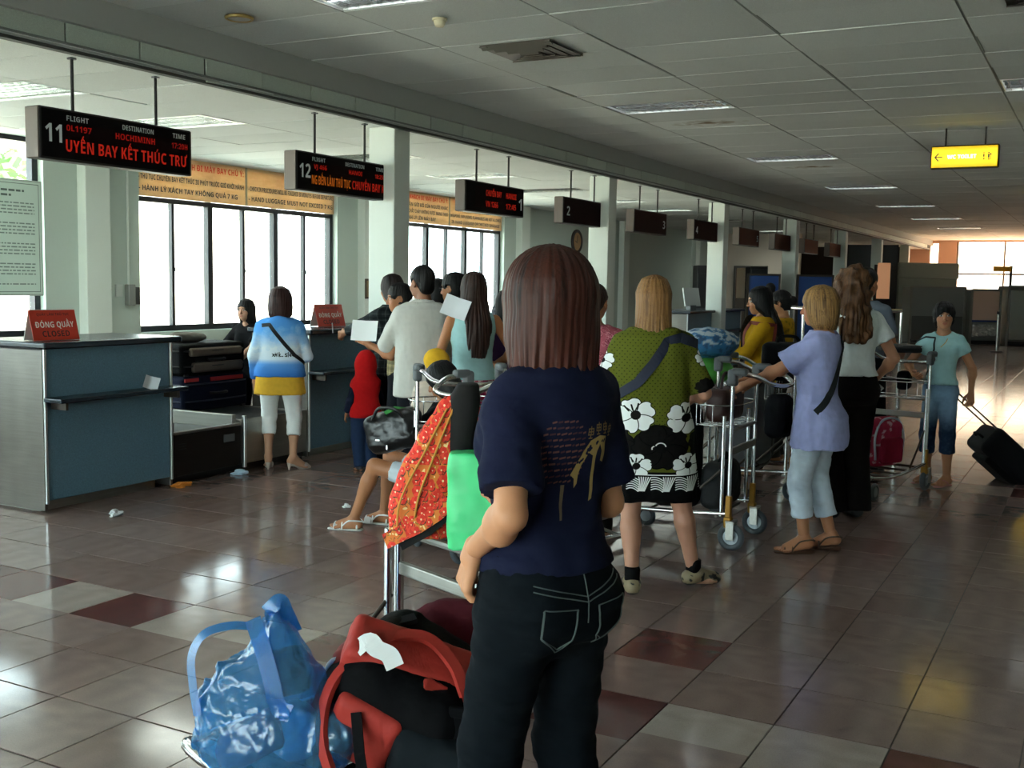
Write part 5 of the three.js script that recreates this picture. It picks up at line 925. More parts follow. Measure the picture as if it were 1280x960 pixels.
{ // tie-dye jacket
  const P = person({ label: 'woman in a blue tie-dyed jacket over a yellow shirt at the conveyor, seen from behind', H: 1.47, x: -5.9, z: -6.98, turn: camT(4), skin: '#b98a6c', hair: 'bobThick', hairC: '#150b0a', hairC2: '#3c1d18', hairCell: .006, cell: .012, hs: 1.08, g: 1.06, head: [.1, .1, 0],
    L: { h: [.235, .82, .05], pole: [.4, 0, -1], curl: .3 }, R: { h: [-.15, 1.02, .26], pole: [-.4, -.4, -.6] }, legs: { L: { a: [.11, 0], yaw: .1 }, R: { a: [-.12, -.04], yaw: -.9 } }, shoe: 'heel', shoeC: '#b5aaa0',
    bottom: { hem: .29, c: flat('#e7eae8', .02), grow: .012, wr: .007, seat: 1, fr: .066, kr: .064, name: 'capri_trousers' },
    top: [{ name: 'yellow_shirt', hem: .70, slv: 0, grow: .022, c: flat('#e0b03a'), wr: .005, rows: [[.68, .2, .14, -.015], [.9, .178, .125, -.015], [1.0, .15, .1, 0], [1.1, .13, .09, 0], [1.42, .05, .05, 0]] }, { name: 'jacket', hem: .865, rows: [[.80, .2, .142, -.015], [.92, .185, .13, -.01], [1.05, .158, .108, 0], [1.2, .158, .108, .008], [1.28, .165, .108, 0], [1.34, .155, .09, -.012], [1.375, .118, .075, -.018], [1.405, .08, .065, -.016], [1.43, .058, .055, -.014]], slv: 1.9, sr: .042, grow: .032, c: [1, 1, 1], mat: wear(jacketTex), wr: .008, uv: 1, cell: .01, extra: ({ W, S }) => [[W(ell(S([0, 1.335, -.11]), S([.1, .085, .045]))), .02], [W(ell(S([0, 1.25, -.115]), S([.05, .07, .03]))), .025]] }] });
  const d = P.t.getObjectByName('jacket'), p = d.geometry.attributes.position, u = d.geometry.attributes.uv, f = uvT(.8, .65)(P.inv, P.s); for (let i = 0; i < p.count; i++) { const q = f(p.getX(i), p.getY(i), p.getZ(i)); if (Math.abs(p.getX(i)) > .19 * P.s) q[1] = clamp((p.getY(i) / P.s - .80) / .65 * .98 + .02); u.setXY(i, ...q); }
  strapOn(P, [[PI - .95, 1.33], [PI - .5, 1.34], [PI - .1, 1.26], [PI + .4, 1.16], [PI + .9, 1.06], [PI + 1.5, .98]], .03, strapM, .06, 'bag_strap', ['jacket']);
}
person({ label: 'person in black bending over the suitcases behind the tie-dyed jacket', H: 1.36, x: -6.95, z: -7.86, turn: camT(160), lean: .22, skin: '#b98a6c', hair: 'shoulder', hairC: '#0a0808', cell: .014, L: { h: [.12, .98, .5] }, R: { h: [-.28, 1.0, .42], curl: .6 }, noFeet: 1, bottom: { hem: .1, c: flat('#121214') }, top: { hem: .9, slv: .75, sr: .07, c: flat('#121214'), grow: .02, name: 'shirt' } });
person({ label: 'small child in a red hooded jacket standing by the second counter', H: .92, hs: 1.36, kid: 1, x: -5.28, z: -7.3, turn: camT(18), skin: '#a8714f', cell: .011, g: 1.08, shw: .85, head: [.1, .1, 0], leg: 1.05, legs: { L: { a: [.08, 0] }, R: { a: [-.08, 0] } }, L: { h: [.26, .84, .1], curl: .4 }, R: { h: [-.3, .9, .26], curl: .4 }, shoe: 'sneaker', shoeC: '#20242c', noHead: 0, hair: 'crop', R0: 0,
  bottom: { hem: .06, c: flat('#243450'), grow: .03, fr: .085, kr: .085, name: 'trousers' },
  top: [{ name: 'hooded_jacket', hem: .80, slv: 0, grow: .055, c: flat('#c3191b'), wr: .008, neck: [.02, .02, .02, 0], extra: ({ W, S, s }) => [[W(ell(S([0, 1.60, -.015]), S([.155, .19, .165]))), .05], [W(cone(S([0, 1.3, -.02]), S([0, 1.5, -.02]), .13 * s, .13 * s)), .06]] }, { name: 'sleeves', hem: 1.2, slv: 1.85, sr: .05, grow: .03, c: flat('#191f33'), wr: .006, rows: [[1.19, .10, .07], [1.4, .08, .06]] }] });
// the queue at the second counter
{
  const P = person({ label: 'woman with long dark hair and a dark plaid shirt leaning on the second counter', H: 1.6, x: -5.30, z: -7.71, turn: camT(48), skin: '#b07a58', hair: 'long', hairC: '#0b0808', hairC2: '#241412', cell: .013, head: [.1, .1, 0], L: { h: [.14, 1.13, .5], pole: [.6, -.4, -.4], curl: .8 }, R: { h: [-.1, 1.1, .42] }, shoe: 'sneaker', bottom: { hem: .05, c: flat('#16181c'), name: 'trousers' }, top: { hem: .78, slv: 1.75, sr: .045, grow: .024, c: [1, 1, 1], mat: wear(plaidDark), wr: .008, name: 'plaid_shirt' } });
  part('pen', bar(P.S([.16, 1.13, .62]), P.S([.2, 1.22, .58]), .005), mat('#d8d8d8', .4), P.t);
}
person({ label: 'woman in a tan plaid shirt looking left with papers in both hands', H: 1.53, x: -4.84, z: -7.16, turn: camT(98), skin: '#a9714c', hair: 'short', hairC: '#0c0909', cell: .012, hcell: .0045, headCell: .0045, head: [.1, .1, 0], L: { h: [.1, 1.16, .28], pole: [.5, -.9, -.3], curl: .5, thumb: [0, 1, .3] }, R: { h: [-.14, 1.12, .26], pole: [-.5, -.7, -.2], curl: .7, dir: [0, .6, .6], thumb: [.6, .4, -.2] }, shoe: 'sneaker', bottom: { hem: .05, c: flat('#14161c'), name: 'trousers' }, top: { hem: .88, slv: .7, sr: .06, grow: .018, c: [1, 1, 1], mat: wear(plaidTan), wr: .006, name: 'plaid_shirt' } });
person({ label: 'man in a light grey long-sleeved shirt with short black hair in the queue', sex: 'm', H: 1.66, x: -4.37, z: -6.74, turn: camT(28), skin: '#8e5f42', hair: 'crop', hairC: '#080706', cell: .012, head: [.25, .05, 0], L: { h: [.05, 1.25, .2], pole: [.9, -1, -.1], dir: [-.1, .8, .4], curl: .6 }, R: { h: [-.12, 1.06, .26], pole: [-.5, -.8, -.5] }, shoe: 'sneaker', bottom: { hem: .05, c: flat('#1a1c22'), name: 'trousers' }, top: { hem: .72, slv: 1.5, sr: .05, grow: .03, rows: [[.70, .19, .135, -.01], [.86, .176, .125, -.01], [.98, .17, .118, .003], [1.10, .165, .112, .005], [1.20, .175, .115, .005], [1.28, .182, .11, 0], [1.345, .175, .094, -.012], [1.385, .122, .072, -.018], [1.42, .064, .06, -.015]], c: flat('#c9c8c0', .04), wr: .011, fx: 14, fy: 6, collar: 1, name: 'shirt' } });
person({ label: 'dark-haired woman hidden behind the man in the light grey shirt', H: 1.57, x: -4.82, z: -7.66, turn: camT(20), skin: '#a9714c', hair: 'long', hairC: '#0b0808', cell: .015, L: {}, R: {}, shoe: 'sneaker', bottom: { hem: .05, c: flat('#191b20') }, top: { hem: .9, slv: .7, c: flat('#55585c'), name: 'shirt' } });
{
  const P = person({ label: 'person with glasses and short black hair looking left beside the long-haired girl', H: 1.62, x: -4.47, z: -7.36, turn: camT(62), skin: '#a9714c', hair: 'short', hairC: '#080706', cell: .013, head: [.1, .05, 0], L: { h: [.1, 1.18, .34], pole: [.5, -.8, 0], dir: [0, .5, .7], curl: .7 }, R: { h: [-.12, 1.15, .34] }, shoe: 'sneaker', bottom: { hem: .05, c: flat('#22242a') }, top: { hem: .92, slv: .7, c: flat('#8c9094'), name: 'shirt' } });
  part('glasses', [...[1, -1].map((d) => new THREE.TorusGeometry(.019, .0022, 6, 20).translate(d * .031, 0, .096)), bar([.05, 0, .095], [.078, .005, 0], .002), bar([-.05, 0, .095], [-.078, .005, 0], .002), bar([-.012, 0, .098], [.012, 0, .098], .002)].map((q) => norm(q).applyMatrix4(P.HM)), blackM, P.t);
}
person({ label: 'girl in a pale aqua tank top with very long dark hair in the queue', H: 1.62, x: -3.893, z: -6.651, turn: camT(14), skin: '#a5693f', hair: 'long', hairC: '#0f0908', hairC2: '#3a2116', cell: .011, hcell: .005, head: [.15, 0, .03], hairW: 1.6, arm: .95, shw: 1.05, L: { h: [.16, 1.16, .27], pole: [.4, -1, -.3], dir: [-.2, .8, .5], curl: .6 }, R: { h: [-.22, .98, .24], pole: [-.7, -.3, -.5] }, shoe: 'flip', shoeC: '#3a2c28', bottom: { type: 'skirt', rows: [[.60, .21, .15, -.01], [.8, .19, .13, -.015], [.95, .165, .115, -.005], [1.0, .14, .1, 0]], c: (x, y, z) => (noise(x * 40, y * 40, z * 40) > .18 ? lin('#e6c3c8') : lin('#a5284e')), name: 'skirt', hem: .6 }, top: { hem: .9, slv: 0, grow: .014, c: flat('#a9d3d3', .04), wr: .006, fx: 7, fy: 16, name: 'tank_top', neck: [.085, .09, .1, 0], arm0: .195 } });
person({ label: 'person in a grey plaid shirt with a dark head, far back in the queue', sex: 'm', H: 1.66, x: -4.33, z: -8.15, turn: camT(10), skin: '#8e5f42', hair: 'crop', hairC: '#0a0807', cell: .015, shoe: 'sneaker', bottom: { hem: .05, c: flat('#1e2026') }, top: { hem: .85, slv: .8, sr: .062, c: [1, 1, 1], mat: wear(plaidGrey), name: 'plaid_shirt' } });
person({ label: 'person in a purple top half hidden by the hair of the nearest woman', H: 1.5, x: -3.875, z: -7.115, turn: camT(-15), skin: '#8a5136', hair: 'shoulder', hairC: '#120c0b', cell: .014, L: { h: [.24, .98, .2] }, shoe: 'flip', bottom: { hem: .05, c: flat('#1c1a22') }, top: { hem: .9, slv: .7, c: flat('#3a2549'), name: 'shirt' } });
person({ label: 'child in a cream jacket with a yellow cap in the queue', H: 1.06, hs: 1.3, kid: 1, x: -3.90, z: -6.19, turn: camT(8), skin: '#a8714f', cell: .012, g: 1.05, hair: 'crop', legs: { L: { a: [.08, 0] }, R: { a: [-.08, 0] } }, shoe: 'sneaker', bottom: { hem: .06, c: flat('#30343c'), grow: .025, name: 'trousers' },
  top: [{ name: 'jacket', hem: .78, slv: 1.8, sr: .055, grow: .05, c: flat('#cdbfae', .05), wr: .014, fx: 22, fy: 22, neck: [.02, .02, .02, 0] }, { name: 'cap', hem: 1.2, slv: 0, grow: 0, rows: [[1.2, .03, .03], [1.4, .03, .03]], c: flat('#d9a92c'), neck: [.01, .01, .01, 0], extra: ({ W, S }) => [[W(ell(S([0, 1.62, -.005]), S([.135, .125, .145]))), .01]] }] });
// the girl sitting on a trolley
person({ label: 'girl in black sitting on a trolley, bare leg and white shoe showing', H: 1.52, x: -3.59, z: -5.73, turn: camT(74), sit: .46, lean: -.05, skin: '#a9704a', hair: 'shoulder', hairC: '#080707', cell: .012, hcell: .005, head: [0, .45, 0], L: { h: [.16, .58, .3], pole: [1, -.3, 0] }, R: { h: [-.16, .58, .3], pole: [-1, -.3, 0] }, legs: { L: { a: [.12, .56], pole: [.1, 1, .5], yaw: .1 }, R: { a: [-.12, .44], pole: [-.1, 1, .5], yaw: 0 } }, shoe: 'sandal', shoeWide: 1, shoeC: '#e6e6e4', soleC: '#d9d8d4', bottom: { hem: .5, len: 0.0, c: flat('#d3dce2', .03), grow: .008, hr: .078, kr: .066, fr: .06, frac: .72, name: 'white_shorts' }, top: { hem: .80, slv: .6, sr: .062, c: flat('#101013'), name: 'shirt' } });
// beyond the nearest woman
{
  const P = person({ label: 'woman in a pink patterned top with a white hair clip in her ponytail', H: 1.56, x: -2.71, z: -6.07, turn: camT(-12), skin: '#a9704a', hair: 'pony', hairC: '#120a08', hairC2: '#40211a', cell: .013, head: [-.25, 0, 0], L: {}, R: { h: [-.2, 1.02, .26] }, shoe: 'flip', bottom: { hem: .05, c: flat('#15130f'), name: 'trousers' }, top: { hem: .88, slv: .7, grow: .02, c: [1, 1, 1], mat: wear(pinkTex), name: 'blouse' } });
  const c = part('hair_clip', [0, 1, 2, 3].map((i) => mv(new THREE.SphereGeometry(.014, 10, 8), [Math.cos(i * 1.57) * .018, Math.sin(i * 1.57) * .018, 0], [0, 0, 0], [1, 1, .5])).concat([mv(new THREE.SphereGeometry(.008, 8, 6), [0, 0, .006])]).map((q) => norm(q).applyMatrix4(new THREE.Matrix4().makeTranslation(-.03, .0, -.135)).applyMatrix4(P.HM)), mat('#e8e6e0', .4), P.t);
}
for (const [i, o] of [[0, { x: -2.51, z: -9.0, H: 1.55, turn: camT(84), label: 'woman in a mustard jacket with a dark scarf, in profile, reading a paper' }], [1, { x: -2.52, z: -9.69, H: 1.52, turn: camT(66), label: 'woman in a mustard top behind the mustard-jacketed woman with the scarf' }]]) {
  const P = person({ skin: '#a9764f', hair: i ? 'bun' : 'long', hairC: '#0b0908', cell: .013, head: [.05, .12, 0], headCell: .0045, L: { h: [.12, 1.06, .36], pole: [.6, -.7, -.2], curl: .6, thumb: [-.3, 1, 0] }, R: { h: [-.12, 1.06, .36], pole: [-.6, -.7, -.2], curl: .6 }, shoe: 'flip', bottom: { hem: .05, c: flat('#2a2620'), name: 'trousers' }, top: { hem: .82, slv: 1.8, sr: .046, grow: .026, c: i ? (x, y, z) => (noise(x * 30, y * 30, z * 30) > .25 ? lin('#8f7a1c') : lin('#c49a22')) : flat('#c6981c'), wr: .009, name: 'jacket' }, ...o });
  if (!i) { strapOn(P, [[-.5, 1.0], [-.35, 1.2], [-.6, 1.35], [-1.6, 1.37], [-2.4, 1.3], [-2.7, 1.1]], .1, mat('#15131a', .85), .04, 'scarf'); strapOn(P, [[.4, 1.05], [.5, 1.25], [.8, 1.35], [PI - 1, 1.33], [PI - .9, 1.1]], .03, mat('#7a2f20', .7), .045); }
}
person({ label: 'distant person with a dark head in front of the blue partition', H: 1.6, x: -5.2, z: -19.2, turn: camT(30), skin: '#8e5f42', hair: 'crop', cell: .02, hcell: .008, hairCell: .01, headCell: .008, shoe: 'sneaker', bottom: { hem: .05, c: flat('#1e2026') }, top: { hem: .9, slv: .7, c: flat('#30343c') } });
person({ label: 'distant person in a dark red shirt seen beside the steel racks', H: 1.5, x: -2.7, z: -13.18, turn: camT(170), skin: '#a0562f', hair: 'short', hairC: '#0a0807', cell: .016, hcell: .006, shoe: 'sneaker', bottom: { hem: .05, c: flat('#1a1a1e') }, top: { hem: .9, slv: .7, c: flat('#54382c') } });
// ---------------------------------------------------------------- things on the nearest trolley
const floral = canvasTex(512, 512, (g, w, h) => {
  g.fillStyle = '#d9722a'; g.fillRect(0, 0, w, h);
  for (let i = 0; i < 70; i++) { g.fillStyle = rnd() > .5 ? '#e9c98c' : '#c9891f'; g.beginPath(); g.ellipse(rnd(0, w), rnd(0, h), rnd(6, 22), rnd(4, 12), rnd(0, 3), 0, 7); g.fill(); }
  for (let i = 0; i < 84; i++) { const x = rnd(0, w), y = rnd(0, h), r = rnd(22, 46); g.fillStyle = '#5a2412'; g.beginPath(); g.ellipse(x + 5, y + 8, r, r * .9, 0, 0, 7); g.fill(); for (const dx of [-w, 0, w]) for (let k = 0; k < 6; k++) { g.fillStyle = k % 2 ? '#d8281a' : '#e8402a'; g.beginPath(); g.arc(x + dx + Math.cos(k * 1.05) * r * .55, y + Math.sin(k * 1.05) * r * .55, r * .48, 0, 7); g.fill(); } g.fillStyle = '#f0c9a0'; g.beginPath(); g.arc(x, y, r * .2, 0, 7); g.fill(); }
  for (let i = 0; i < 50; i++) { g.strokeStyle = i & 1 ? '#3a2412' : '#4f5a20'; g.lineWidth = 4; const x = rnd(0, w), y = rnd(0, h); g.beginPath(); g.moveTo(x, y); g.quadraticCurveTo(x + rnd(-30, 30), y + rnd(-30, 30), x + rnd(-40, 40), y + rnd(-40, 40)); g.stroke(); }
});
const floralM = mat('#ffffff', .8, 0, { map: floral, side: THREE.DoubleSide }), darkCloth = mat('#0e0c0c', .9);
const wpos = (lat, dep) => [lat * .881 - dep * .4735, -lat * .4735 - dep * .881];
{
  const [bx0, bz0] = wpos(-.262, 3.54), t = thing('shoulder_bag', 'orange and red flowered cloth bag standing open on the nearest trolley', 'bag', [bx0, .742, bz0], .4932);
  const uv = (x, y) => [x / .2, y / .24], A = new Field(.007), B = new Field(.007), L = new Field(.008);
  A.add(prof([[0, .115, .07, 0, -.015], [.08, .125, .075, 0, -.012], [.2, .112, .065, .0, .005], [.32, .085, .05, 0, .04], [.42, .052, .035, 0, .07], [.47, .03, .022, 0, .085]], 0, .46, 0)); part('front_panel', paintG(A.mesh((x, y, z) => .007 * fbm(x * 14, y * 9, z * 14)), null, uv), floralM, t);
  B.add(prof([[.03, .04, .06, -.02, .115], [.2, .045, .06, -.02, .135], [.36, .035, .045, -.02, .14], [.44, .015, .02, -.02, .15]], .03, .43, 0)); part('side_panel', paintG(B.mesh((x, y, z) => .006 * fbm(x * 16, y * 9, z * 16)), null, uv), floralM, t);
  L.add(prof([[.15, .03, .04, .03, .095], [.3, .045, .05, .015, .1], [.45, .05, .05, 0, .11], [.5, .035, .04, 0, .12]], .15, .5, 0)); part('lining', paintG(L.mesh()), darkCloth, t);
  const trim = []; for (const [x0, x1] of [[-.1, .055], [-.045, .075]]) trim.push(tube([[x0, .01, .075], [x0 + .01, .12, .08], [lerp(x0, x1, .55), .28, .066], [x1, .42, .036]], .004, 6)); part('trim', trim, mat('#c98a3a', .8), t);
  const st = ribbon([[.07, .13, .085], [.03, .09, .095], [-.03, .05, .1], [-.09, .02, .1], [-.135, -.005, .09]].flatMap((p, i, a) => i < a.length - 1 ? [0, .33, .66].map((k) => p.map((v, j) => lerp(v, a[i + 1][j], k))) : [p]), () => [-.1, .35, 1], .05, .005);
  const sp = st.attributes.position, su = new Float32Array(sp.count * 2); for (let i = 0; i < sp.count; i++) { su[i * 2] = sp.getX(i) / .2; su[i * 2 + 1] = sp.getY(i) / .2; } st.setAttribute('uv', new THREE.BufferAttribute(su, 2)); part('strap', st, floralM, t);
  part('strap_lining', ribbon([[.08, .13, .078], [.05, .085, .086], [-.0, .042, .09], [-.09, -.01, .09]].flatMap((p, i, a) => i < a.length - 1 ? [0, .5].map((k) => p.map((v, j) => lerp(v, a[i + 1][j], k))) : [p]), () => [-.1, .35, 1], .05, .004), darkCloth, t);
}
{
  const [x, z] = wpos(-.09, 3.38);
  const g = softBag([[prof([[0, .1, .06], [.06, .105, .065], [.24, .105, .06], [.31, .1, .05]], 0, .3, 0, 5), 0]], (px, py, pz) => mix3(lin('#2fae66'), lin('#58f09c'), .5 + .5 * noise(px * 20, py * 9, pz * 20)), { cell: .008, wr: .005, fr: 16 });
  const b = solo('carrier_bag', 'bright green carrier bag between the flowered bag and the nearest woman', 'bag', g, phys('#ffffff', .45, 0, { vertexColors: true }), [x, .742, z], [0, .42, 0]);
}
// red trekking backpack lying on the deck
{
  const [x, z] = wpos(-.285, 3.07), t = thing('backpack', 'large red and black trekking backpack lying on the nearest trolley', 'backpack', [x, .215, z], .4932 - .25);
  const red = mat('#a52a1f', .75, 0, { bumpMap: wallBump, bumpScale: .0006 }), redD = mat('#7d1c17', .8), blk = phys('#08080a', .8, 0, { specularIntensity: .2, bumpMap: wallBump, bumpScale: .0006 }), gry = phys('#12181c', .85, 0, { specularIntensity: .3 });
  const q = (name, prims, m, o = {}) => part(name, softBag(prims, [1, 1, 1], { cell: .009, wr: .008, fr: 15, ...o }), m, t);
  q('body', [[rb([0, .16, 0], [.2, .15, .2], .09, [.15, 0, -.42]), 0], [rb([.02, .25, -.05], [.15, .08, .14], .06, [0, 0, -.5]), .04]], blk);
  q('lid', [[rb([.03, .275, .045], [.2, .06, .08], .03, [.55, .1, -.5]), 0]], red); q('front_pocket', [[rb([-.065, .13, .15], [.1, .1, .065], .03, [.25, 0, -.45]), 0]], red);
  q('side_pocket', [[rb([-.17, .19, .0], [.06, .13, .1], .04, [.1, 0, -.3]), 0]], redD); q('base', [[rb([.13, .06, .12], [.12, .085, .1], .05, [.1, 0, -.3]), 0]], gry);
  q('hip_pad', [[rb([.16, .2, .1], [.1, .03, .03], .02, [.6, 0, -.62]), 0]], red);
  const S1 = [[-.02, -.08, .28], [-.1, .02, .275], [-.15, .14, .25], [-.14, .26, .19], [-.05, .34, .09], [.06, .35, .04], [.15, .29, .06], [.2, .22, .1]];
  part('shoulder_strap', ribbon(new THREE.CatmullRomCurve3(S1.map((p) => V(...p))).getPoints(40).map((p) => p.toArray()), (p) => [p[0], p[1] - .1, p[2] + .08], .032, .016), red, t);
  part('shoulder_strap', ribbon(new THREE.CatmullRomCurve3([[-.2, .02, .2], [-.2, .14, .19], [-.17, .27, .1], [-.1, .34, .0], [0, .37, -.06]].map((p) => V(...p))).getPoints(30).map((p) => p.toArray()), (p) => [p[0], p[1] - .1, p[2] + .08], .05, .012), blk, t);
  part('buckle', [rbox(.05, .03, .02, .006), mv(rbox(.02, .09, .012, .004), [0, -.05, 0])], blk, t, [.2, .2, .16]); part('buckle', rbox(.04, .025, .016, .005), blk, t, [-.19, .2, .14]); part('zip_cord', tube([[-.21, .2, .12], [-.2, .27, .1], [-.16, .3, .09]], .007, 6), mat('#c9c4b8', .6), t);
  part('webbing', ribbon([[-.06, .2, .24], [-.04, .1, .265], [-.02, 0, .27]], () => [0, .2, 1], .03, .004), blk, t); part('webbing', ribbon([[-.2, .16, .2], [-.17, .04, .24], [-.14, -.1, .26]], () => [-.3, .2, 1], .03, .004), blk, t);
  const tagP = [[-.11, .345, .19], [-.08, .37, .175], [-.05, .355, .19], [-.01, .345, .2], [.015, .32, .22]];
  part('airline_tag', ribbon(new THREE.CatmullRomCurve3(tagP.map((p) => V(...p))).getPoints(20).map((p) => p.toArray()), (p) => [0, 1, .8], .05, .002), mat('#e8e9e8', .6, 0, { side: THREE.DoubleSide }), t, [.02, 0, -.02]);
  part('patch', rbox(.03, .012, .02, .004), mat('#3f5fc0', .6), t, [.0, .30, .12]);
}
{
  const [x, z] = wpos(-.16, 3.32); solo('bag', 'maroon bag behind the red backpack on the nearest trolley', 'bag', softBag([[ell([0, .19, 0], [.19, .19, .11]), 0], [rb([.05, .3, 0], [.1, .06, .06], .03), .04]], flat('#58202a'), { wr: .014, cell: .01 }), clothM, [x, .212, z], [0, .4, .05]);
}
// thin blue carrier bag with bundles inside
{
  const [x, z] = wpos(-.665, 2.95), t = thing('carrier_bag', 'translucent blue plastic carrier bag with two handles on the nearest trolley', 'bag', [x, .225, z], .4932);
  const film = phys('#6bb6e8', .2, 0, { transmission: .8, thickness: 0, ior: 1.5, side: THREE.DoubleSide });
  const F1 = new Field(.0065); F1.add(prof([[0, .19, .13, 0, .0], [.08, .225, .15, 0, .01], [.18, .215, .135, 0, .0], [.26, .175, .1, 0, .01], [.34, .12, .06, 0, .01], [.41, .06, .03, 0, .01], [.46, .03, .016, 0, -.0]], 0, .455, 0, 2)).add(ell([.2, .09, .03], [.07, .09, .09]), .05).cut(ell([-.09, .4, .03], [.075, .1, .09], [0, 0, -.35]), .012).cut(ell([.0, .405, .07], [.03, .045, .05], [0, 0, -.5]), .008);
  const crumpl = (a, b, c) => { const q = 1 - Math.abs(noise(a * 11, b * 6, c * 11)) * 2, p = 1 - Math.abs(noise(a * 24 + b * 9, b * 13 - a * 6, c * 24)) * 2; return .012 * q + .009 * p + .003 * noise(a * 60, b * 40, c * 60); };
  part('film', paintG(F1.mesh((a, b, c) => crumpl(a, b, c))), film, t);
  const loop = (pts, w) => ribbon(new THREE.CatmullRomCurve3(pts.map((p) => V(...p))).getPoints(30).map((p) => p.toArray()), (p) => [p[0] * .3, .3, 1], w, .0016);
  part('handle', loop([[-.03, .4, .03], [-.09, .405, .045], [-.155, .385, .06], [-.185, .33, .07], [-.18, .25, .08], [-.165, .17, .09]], .022), film, t);
  part('handle', loop([[-.03, .42, .03], [.0, .36, .06], [.03, .28, .085], [.06, .2, .11], [.09, .19, .115]], .045), film, t); part('handle', loop([[0, .43, 0], [.035, .46, -.01], [.05, .42, -.03], [.07, .36, -.05]], .04), film, t);
}
{
  const [x, z] = wpos(-.665, 2.95), k = (lat, up, dep, label, prims, c, o) => solo('bundle', label, 'bundle', softBag(prims, c, o), clothM, [x + lat * .881 - dep * .4735, .23 + up, z - lat * .4735 - dep * .881], [0, .49, 0]);
  k(-.03, .02, -.02, 'pink folded cloth inside the blue plastic bag', [[rb([0, .06, .02], [.1, .05, .06], .03, [0, 0, .5]), 0]], flat('#b0637c'), { wr: .014 }); k(.08, 0, .0, 'white wrapped bundle inside the blue plastic bag', [[ell([0, .09, 0], [.1, .08, .075]), 0]], flat('#b9bfcb'), { wr: .016, fr: 18 }); k(.05, .2, .02, 'dark box inside the top of the blue plastic bag', [[rb([0, .05, 0], [.055, .065, .03], .015, [0, 0, .3]), 0]], flat('#1c2a33'), { wr: .004 });
}
// ---------------------------------------------------------------- bags of the other travellers
const glossBlack = phys('#0b0b0d', .36, 0, {}), blackBag = phys('#0c0d10', .75, 0, { specularIntensity: .3, bumpMap: wallBump, bumpScale: .0006 });
{
  const [x, z] = wpos(-.70, 6.55), t = thing('holdall', 'shiny black holdall with a green ribbon on the lap of the sitting girl', 'bag', [x, .54, z], .2);
  part('body', softBag([[rb([0, .13, 0], [.17, .12, .11], .07, [0, 0, .25]), 0]], [1, 1, 1], { wr: .012, fr: 12, cell: .009 }), glossBlack, t); part('ribbon', ribbon([[-.02, .24, .1], [.03, .27, .06], [.08, .26, .02], [.12, .2, .08]], () => [0, 1, .4], .04, .004), mat('#2f8f3c', .7), t);
  part('handle', tube([[-.1, .2, .1], [-.05, .27, .12], [.05, .27, .12], [.1, .22, .1]], .01, 8), glossBlack, t); part('buckle', rbox(.03, .012, .01, .004), chrome, t, [-.06, .08, .115]); part('buckle', rbox(.012, .03, .01, .004), chrome, t, [0, .04, .115]);
}
const lt = (x, y, z) => P0(x, y, z, [-1.9, -6.52], -PI / 2);
{
  const t = thing('backpack', 'tall black backpack with a pale blue tag on the lavender woman\'s trolley', 'backpack', lt(.12, .21, .38), .3);
  part('body', softBag([[rb([0, .3, 0], [.16, .3, .12], .09), 0], [rb([0, .2, .11], [.12, .16, .05], .04), .03], [ell([0, .58, 0], [.15, .09, .12]), .04]], [1, 1, 1], { wr: .012 }), blackBag, t);
  part('strap', tube([[-.1, .5, .13], [-.12, .35, .18], [-.1, .15, .15]], .014, 8), blackCloth, t); part('strap', tube([[.1, .5, .13], [.12, .35, .18], [.1, .15, .15]], .014, 8), blackCloth, t); part('tag', rbox(.06, .025, .008, .003), mat('#4a86b8', .5), t, [-.03, .47, .145]); part('top_loop', tube([[-.04, .64, 0], [0, .7, 0], [.04, .64, 0]], .009, 8), blackCloth, t);
  const u = thing('holdall', 'black holdall standing upright beside the tall black backpack', 'bag', lt(-.16, .21, .55), .1); part('body', softBag([[rb([0, .22, 0], [.1, .22, .17], .1), 0]], [1, 1, 1], { wr: .014 }), blackBag, u); part('handle', tube([[0, .42, -.1], [0, .5, -.05], [0, .5, .05], [0, .42, .1]], .01, 8), blackCloth, u);
  const d = thing('holdall', 'dark grey holdall on the deck close to the yellow fittings of the lavender woman\'s trolley', 'bag', lt(0, .215, .13), 0); part('body', softBag([[rb([0, .14, 0], [.08, .14, .2], .06), 0]], [1, 1, 1], { wr: .012 }), mat('#1a1c1e', .8), d); part('handle', tube([[0, .26, -.08], [.02, .32, -.04], [.02, .32, .04], [0, .26, .08]], .01, 8), blackCloth, d);
  const b = thing('handbag', 'dark brown leather handbag in the wire basket of the lavender woman\'s trolley', 'handbag', lt(0, .745, .12), 0); part('body', softBag([[rb([0, .1, 0], [.075, .1, .18], .05), 0]], [1, 1, 1], { wr: .008 }), mat('#3a1c16', .55), b); part('handle', tube([[0, .18, -.1], [0, .28, -.05], [0, .28, .05], [0, .18, .1]], .01, 8), mat('#2c1510', .5), b);
}
const yt = (x, y, z) => P0(x, y, z, [-2.36, -7.52], -PI / 2 + .2);
solo('bundle', 'green wrapped bundle under the blue one on the trolley behind the flowered dress', 'bundle', softBag([[ell([0, .1, 0], [.18, .1, .15]), 0]], (x, y, z) => mix3(lin('#2f7d2a'), lin('#5cae46'), .5 + .6 * noise(x * 18, y * 18, z * 18)), { wr: .014, fr: 17 }), satinM, yt(0, .87, .1), [0, .6, 0]);
solo('bundle', 'blue and white plastic-wrapped bundle topping the trolley behind the flowered dress', 'bundle', softBag([[ell([0, .1, 0], [.22, .11, .17]), 0]], (x, y, z) => { const n = noise(x * 22, y * 30, z * 22) + .4 * noise(x * 60, y * 60, z * 60); return n > .05 && y > .1 ? lin('#aebbc4') : lin(n > -.2 ? '#2f6f9e' : '#1d4a70'); }, { wr: .018, fr: 15 }), satinM, yt(0, 1.06, .1), [0, .6, 0]);
const wt = (x, y, z) => P0(x, y, z, [-1.95, -8.2], -PI / 2);
